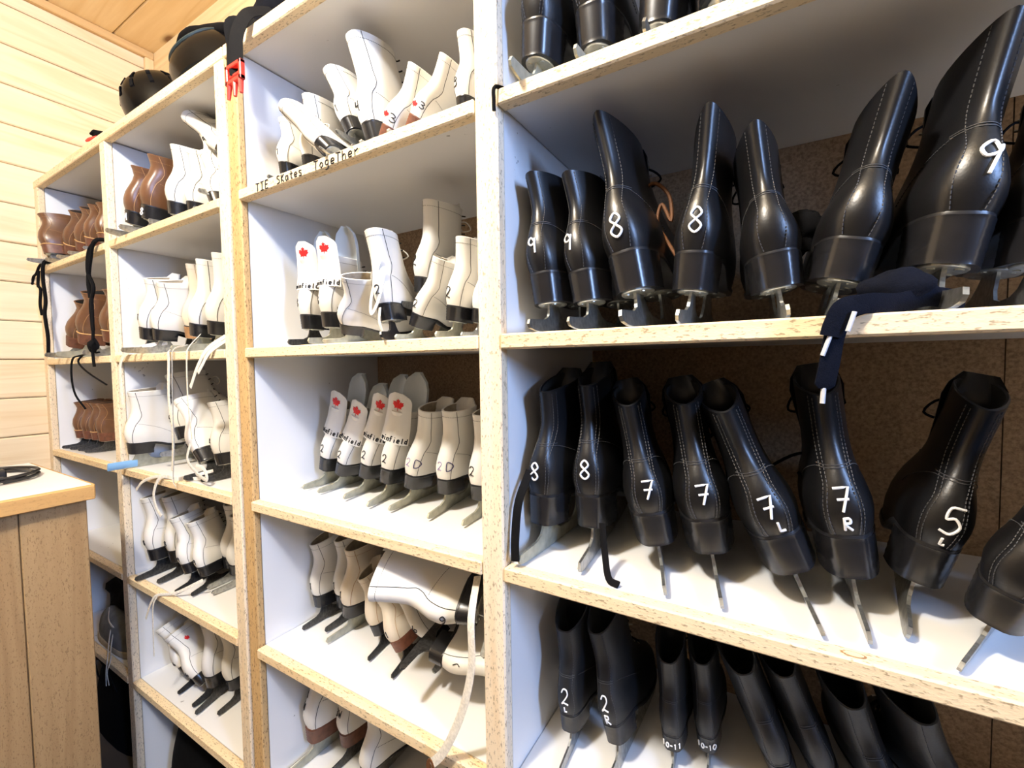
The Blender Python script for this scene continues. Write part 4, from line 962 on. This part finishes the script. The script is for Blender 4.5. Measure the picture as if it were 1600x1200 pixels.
def blace(key, pts, r=.003): return child_curve(R[key], 'lace', pts, 'black_lace', r)
blace('1b1a', [(-2.20, .02, .39), (-2.26, -.008, .383), (-2.30, -.014, .352), (-2.33, -.016, .34), (-2.345, -.02, .29), (-2.35, -.02, .25)], .004)
blace('1b1a', [(-2.22, .02, .39), (-2.225, -.009, .385), (-2.235, -.013, .33), (-2.225, -.012, .25), (-2.235, -.014, .20), (-2.215, -.014, .12), (-2.222, -.014, .06)], .0055)
blace('1b1a', [(-2.28, -.012, .36), (-2.29, -.014, .31), (-2.265, -.014, .29), (-2.275, -.015, .24), (-2.262, -.015, .20)], .0045)
blace('1b1e', [(-1.735, .03, .392), (-1.750, -.010, .386), (-1.785, -.014, .33), (-1.80, -.016, .27), (-1.79, -.016, .22)], .006)
blace('1b1e', [(-1.745, -.010, .385), (-1.79, -.014, .36), (-1.80, -.016, .30), (-1.77, -.014, .25), (-1.79, -.016, .20), (-1.785, -.016, .12)], .005)
blace('1b1e', [(-1.78, -.016, .22), (-1.785, -.016, .12), (-1.79, -.018, .06), (-1.785, -.018, .01)], .004)
m = MB(); m.ball((-1.788, -.018, .075), .016, .012, .020, 12, 8, crumple(5, .3)); inv = Matrix.LocRotScale(R['1b1e'].location, R['1b1e'].rotation_euler, R['1b1e'].scale).inverted(); m.v = [tuple(inv @ Vector(p)) for p in m.v]
link('lace_knot', m.mesh('lace_knot', True), 'black_lace', R['1b1e'])
blace('1b2b', [(-1.80, .0, .055), (-1.95, -.006, .047), (-2.00, -.010, .035), (-2.01, -.012, -.02), (-2.00, -.008, -.08), (-1.98, .01, -.13)], .0028)
blace('1b2b', [(-1.93, -.004, .048), (-1.945, -.010, .032), (-1.93, -.010, .015), (-1.86, -.008, -.012), (-1.74, -.005, -.045)], .0028)

# ------------------------------------------------------------------ on top of the shelves
def helmet(name, loc, label, r, tilt, pads):
    h = empty(name, loc, label, 'helmet', 'black helmets on the shelf top'); h.rotation_euler = tilt
    m = MB(); rings = []
    for i in range(15):
        ph = math.pi * .5 * (i / 14) ** .9; ring = []
        for j in range(36):
            th = 2 * math.pi * j / 36; ring.append((r * .86 * math.cos(ph) * math.cos(th), r * 1.06 * math.cos(ph) * math.sin(th), r * .98 * math.sin(ph)))
        rings.append(ring)
    low = [(x * .99, y * .99, -.035 - (.02 if y > 0 else 0)) for x, y, z in rings[0]]; mid = [(x * 1.0, y * 1.0, -.018) for x, y, z in rings[0]]
    inner = [(x * .9, y * .9, p[2]) for (x, y, z), p in zip(rings[0], low)]
    m.loft([inner, low, mid] + rings, False, True)
    link('shell', m.mesh('shell', True), 'helmet_shell', h)
    return h
h1 = helmet('helmet', (-1.548, .105, .768), 'round black vented helmet on the shelf top, near the plank wall', .098, (math.radians(20), math.radians(-12), math.radians(-25)), 0)
m = MB()
for (th, ph) in [(a, p) for a in (-70, -40, -10, 20, 50, 80, -100, -130) for p in (18, 40)]:
    th, ph = math.radians(th - 60), math.radians(ph); r = .0983
    c = Vector((r * .86 * math.cos(ph) * math.cos(th), r * 1.06 * math.cos(ph) * math.sin(th), r * .98 * math.sin(ph))); n = c.normalized()
    up = (Vector((0, 0, 1)) - n * n.z).normalized()
    m.tube([c - up * .013 - n * .004, c - up * .012 + n * .0004, c + up * .012 + n * .0004, c + up * .013 - n * .004], 1, 6, flat=(.0060, .0012), up=n)
link('vent', m.mesh('vent'), 'black_foam', h1)['kind'] = 'stuff'
m = MB(); m.tube([(-.085, -.03, -.03), (-.09, 0.0, -.05), (-.07, .03, -.062)], 1, 6, flat=(.011, .004)); link('chin_strap', m.mesh('chin_strap'), 'strap_web', h1)
h2 = helmet('helmet', (-1.30, .150, .788), 'bigger black helmet with padded top roll and white label', .122, (math.radians(20), math.radians(-14), math.radians(-48)), 1)
m = MB(); rr_ = .1225
m.tube(smooth_curve([(rr_ * .86 * math.cos(p) * math.cos(t), rr_ * 1.06 * math.cos(p) * math.sin(t), rr_ * .98 * math.sin(p)) for t, p in [(math.radians(a), math.radians(34 + 12 * math.sin(math.radians(a * 2)))) for a in range(-180, 21, 20)]]), .0035, 6)
link('rim_trim', m.mesh('rim_trim', True), 'helmet_matt', h2)
m = MB(); bpy.context.view_layer.update(); inv = Matrix.LocRotScale(h2.location, h2.rotation_euler, h2.scale).inverted()
m.tube(smooth_curve([(-1.515, .13, .930), (-1.47, .125, .950), (-1.40, .12, .938), (-1.32, .12, .912), (-1.25, .12, .885), (-1.19, .12, .868)], 4), [.005, .008, .010, .011, .012, .012, .012, .013, .013, .012, .011, .012, .013, .014, .015, .016, .016, .015, .012, .009, .005], 10)
m.v = [tuple(inv @ Vector(p)) for p in m.v]
link('padding', m.mesh('padding', True), 'black_foam', h2)
m = MB(); n0 = Vector((-.75, -.55, .35)).normalized(); c0 = Vector((-.085, -.063, .046)); m.box(-.018, .018, -.014, .014, 0, .0015)
o = link('label', m.mesh('label'), 'white_label', h2); o.matrix_local = Matrix.Translation(c0 + n0 * .006) @ n0.to_track_quat('Z', 'Y').to_matrix().to_4x4()
# padded black bag further along and the strap hanging from it
bg = empty('gear_bag', (-.72, .10, TOP), 'padded black gear bag lying along the shelf top above the sign bay', 'bag')
m = MB(); m.tube(smooth_curve([(-.27, .0, .055), (-.20, -.01, .072), (0, -.01, .078), (.2, 0, .075), (.28, 0, .06)], 5), [.03] + [.06] * 4 + [.07] * 12 + [.065] * 3 + [.03], 16)
link('bag_body', m.mesh('bag_body', True), 'navy_cloth', bg)
m = MB(); m.tube(smooth_curve([(-.18, -.065, .09), (-.1, -.078, .12), (0, -.08, .128), (.1, -.075, .12)], 4), 1, 6, flat=(.011, .002), up=(0, -1, .5)); link('handle', m.mesh('handle', True), 'strap_web', bg)
st = empty('buckle_strap', (-.94, .02, TOP), 'black webbing strap with red buckle hanging over the double post', 'strap')
def ribbon(name, pts, mat, wd, th, par, up=(0, -1, 0)):
    m = MB(); m.tube(smooth_curve(pts, 5), 1, 8, flat=(wd, th), up=up); return part(name, m, mat, par, True)
ribbon('webbing', [(-.885, .03, TOP + .034), (-.895, .012, TOP + .028), (-.905, -.012, TOP + .010), (-.917, -.026, TOP - .03), (-.920, -.028, TOP - .075), (-.922, -.028, TOP - .112)], 'strap_web', .0135, .0016, st)
ribbon('webbing', [(-.915, .03, TOP + .014), (-.935, .004, TOP + .015), (-.950, -.020, TOP + .004), (-.954, -.016, TOP - .04), (-.950, -.020, TOP - .095)], 'strap_web', .0115, .0016, st)
m = MB(); cx, cz, cy = -.920, TOP - .112, -.032
for a in ((cx - .028, cx + .028, cz + .013, cz + .021), (cx - .028, cx + .028, cz - .017, cz - .008), (cx - .028, cx - .020, cz - .017, cz + .021), (cx + .020, cx + .028, cz - .017, cz + .021)):
    m.box(a[0], a[1], cy - .005, cy + .005, a[2], a[3], .0014)
m.box(cx - .020, cx + .020, cy - .001, cy + .003, cz - .002, cz + .003, .0008)
bk = part('buckle', m, 'red_plastic', st)
for dx in (-.022, 0, .022):
    m = MB(); m.tube([(cx + dx * .9, cy, cz - .013), (cx + dx * 1.05, cy - .001, cz - .042)], [.0055, .0034], 8); part('prong', m, 'red_plastic', bk)
gl = empty('glove', (-1.76, .035, TOP), 'small black glove tip poking over the shelf top, above the narrow post', 'glove')
m = MB(); m.ball((-1.76, .03, TOP + .014), .030, .022, .013, 14, 8, crumple(2, .3)); part('palm', m, 'black_cloth', gl, True)
m = MB(); m.tube([(-1.745, .02, TOP + .018), (-1.77, .008, TOP + .027), (-1.785, .004, TOP + .023)], [.009, .007, .004], 8); part('finger', m, 'black_cloth', gl, True)
m = MB(); m.tube([(-1.755, .012, TOP + .008), (-1.785, .0, TOP + .006), (-1.80, -.003, TOP + .004)], [.007, .005, .003], 8); part('finger', m, 'red_plastic', gl, True, 'reddish finger tip')

# ------------------------------------------------------------------ things low in the end bays
gd = empty('void_filler', (-2.0, .17, FLOOR), 'added bag-shaped black mass for the dark void under the end bay, behind the counter', 'bag')  # added black mass, shaped like a bag, for the dark void under this bay
m = MB(); rings = []
for i in range(9):
    q = i / 8; zz = lerp(FLOOR + .002, -1.02, q); g = 1 - .3 * q ** 2
    rings.append([(-2.0 + .25 * g * math.copysign(abs(math.cos(a)) ** .7, math.cos(a)), .17 + .15 * g * math.copysign(abs(math.sin(a)) ** .7, math.sin(a)), zz) for a in [2 * math.pi * j / 28 for j in range(28)]])
m.loft(rings, True, True); part('bag_body', m, 'black_cloth', gd, True)
ribbon('handle', [(-2.08, .03, -1.10), (-2.05, .015, -1.02), (-2.0, .012, -.995), (-1.95, .015, -1.02), (-1.92, .03, -1.10)], 'strap_web', .012, .002, gd)
ga = empty('equipment_bag', (-1.47, .17, FLOOR), 'black bag with pale blue trim standing under the lowest shelf of the helmet bay', 'bag')
m = MB(); rings = []
for i in range(9):
    q = i / 8; zz = lerp(FLOOR + .002, -1.035, q); g = 1 - .35 * q ** 2
    rings.append([(-1.47 + .20 * g * math.copysign(abs(math.cos(a)) ** .7, math.cos(a)), .17 + .13 * g * math.copysign(abs(math.sin(a)) ** .7, math.sin(a)), zz) for a in [2 * math.pi * j / 28 for j in range(28)]])
m.loft(rings, True, True); part('bag_body', m, 'black_cloth', ga, True)
ribbon('trim_band', [(-1.628, .105, -1.115), (-1.618, .088, -1.075), (-1.590, .080, -1.045), (-1.54, .083, -1.032)], 'blue_trim', .006, .003, ga)
gb = empty('black_jacket', (-2.11, .20, SH[4]), 'crumpled black jacket with pale piping on the low shelf of the end bay', 'jacket')
m = MB(); m.ball((-2.11, .200, -.832), .150, .095, .104, 26, 18, crumple(11, .35)); part('jacket_body', m, 'black_cloth', gb, True)
ribbon('piping', [(-2.15, .104, -.85), (-2.11, .096, -.838), (-2.06, .102, -.835)], 'blue_trim', .003, .002, gb)
ribbon('piping', [(-2.10, .130, -.765), (-2.06, .130, -.772), (-2.02, .142, -.768)], 'grey_cloth', .003, .002, gb)
gs = empty('grey_shoe', (-1.87, .08, SH[4]), 'grey and buff canvas shoe with loose pale laces below the black jacket', 'shoe')
SZ = SH[4] + .0008; SHX = -.075
m = MB(); rings = []
for i in range(12):
    q = i / 11; x = SHX + lerp(-2.00, -1.735, q); hh = interp(q, [0, .15, .5, .8, 1], [.07, .095, .085, .055, .025]); hw = interp(q, [0, .15, .6, .85, 1], [.024, .034, .040, .036, .016])
    rings.append([(x, .062 + hw * math.cos(a), SZ + .019 + hh * math.sin(a)) for a in [math.pi * j / 10 for j in range(11)]])
m.loft(rings, True, True, closed=False); part('upper', m, 'grey_cloth', gs, True)
m = MB(); rings = []
for zz, g in ((SZ, .96), (SZ + .003, 1.0), (SZ + .017, 1.0), (SZ + .020, .97)):
    rings.append([(SHX - 1.868 + .142 * g * math.copysign(abs(math.cos(a)) ** .6, math.cos(a)), .062 + .042 * g * math.copysign(abs(math.sin(a)) ** .7, math.sin(a)), zz) for a in [2 * math.pi * j / 28 for j in range(28)]])
m.loft(rings, True, True); part('sole', m, 'buff_cloth', gs, True)
for pts in ([(-1.95, .055, -.848), (-1.89, .035, -.868), (-1.83, .038, -.890)], [(-1.90, .050, -.860), (-1.85, .022, -.905), (-1.80, .000, -.945), (-1.785, -.010, -.985), (-1.79, -.010, -1.03)], [(-1.87, .045, -.866), (-1.82, .016, -.925), (-1.77, -.002, -.945), (-1.775, -.010, -.98), (-1.765, -.010, -1.02)]):
    ribbon('lace', [(a + SHX, b, c) for a, b, c in pts], 'white_lace', .005, .0015, gs)

# ------------------------------------------------------------------ counter with its cable
CX, CY, CZ = -1.475, -0.118, -0.290
co = empty('counter', (-1.8, -.8, FLOOR), 'wooden counter with white laminate top and rough plank front', 'counter')
part('counter_top', MB().box(-2.02, CX - .019, -1.60, CY - .002, CZ - .034, CZ), 'laminate', co)
part('edge_strip', MB().box(CX - .0185, CX, -1.60, CY, CZ - .036, CZ - .0008, .002), 'counter_edge', co)
part('edge_strip', MB().box(-2.02, CX - .019, CY - .0015, CY + .006, CZ - .036, CZ - .0012, .002), 'counter_edge', co)
y = CY - .012; pm = None
for k, wd in enumerate((.118, .145, .14, .14, .14, .14, .14, .14, .14, .14)):
    c_ = 'counter_plank'; part('plank', MB().box(CX - .045, CX - .024 + (.003 if k == 0 else 0), y - wd + .0012, y, FLOOR, CZ - .0365, .002), c_, co); y -= wd
part('end_panel', MB().box(-2.00, CX - .046, CY - .035, CY - .012, FLOOR, CZ - .0365), 'counter_plank', co)
ca = empty('cable_coil', (-1.80, -.30, CZ), 'coiled black cable with plug lying on the white counter top', 'cable')
m = MB(); pts = []
for i in range(61):
    a = 2 * math.pi * i / 20; rr = .085 + .008 * math.sin(a * 1.3 + i * .05); pts.append((-1.79 + rr * 1.25 * math.cos(a), -.235 + rr * .9 * math.sin(a), CZ + .006 + .0045 * (i / 20) + .002 * math.sin(a * 2)))
m.tube(pts, .0042, 7); part('cable', m, 'cable_black', ca, True)
m = MB(); m.box(-1.745, -1.712, -.250, -.222, CZ + .010, CZ + .034, .003); pg = part('plug', m, 'cable_black', ca)
m = MB(); m.tube([(-1.744, -.236, CZ + .022), (-1.77, -.236, CZ + .016), (-1.81, -.24, CZ + .014)], [.007, .006, .004], 8); part('strain_relief', m, 'cable_black', pg, True)

# ------------------------------------------------------------------ lift everything so the floor lies at height zero
for o in list(COL.objects):
    if o.parent is None: o.location.z += EYE
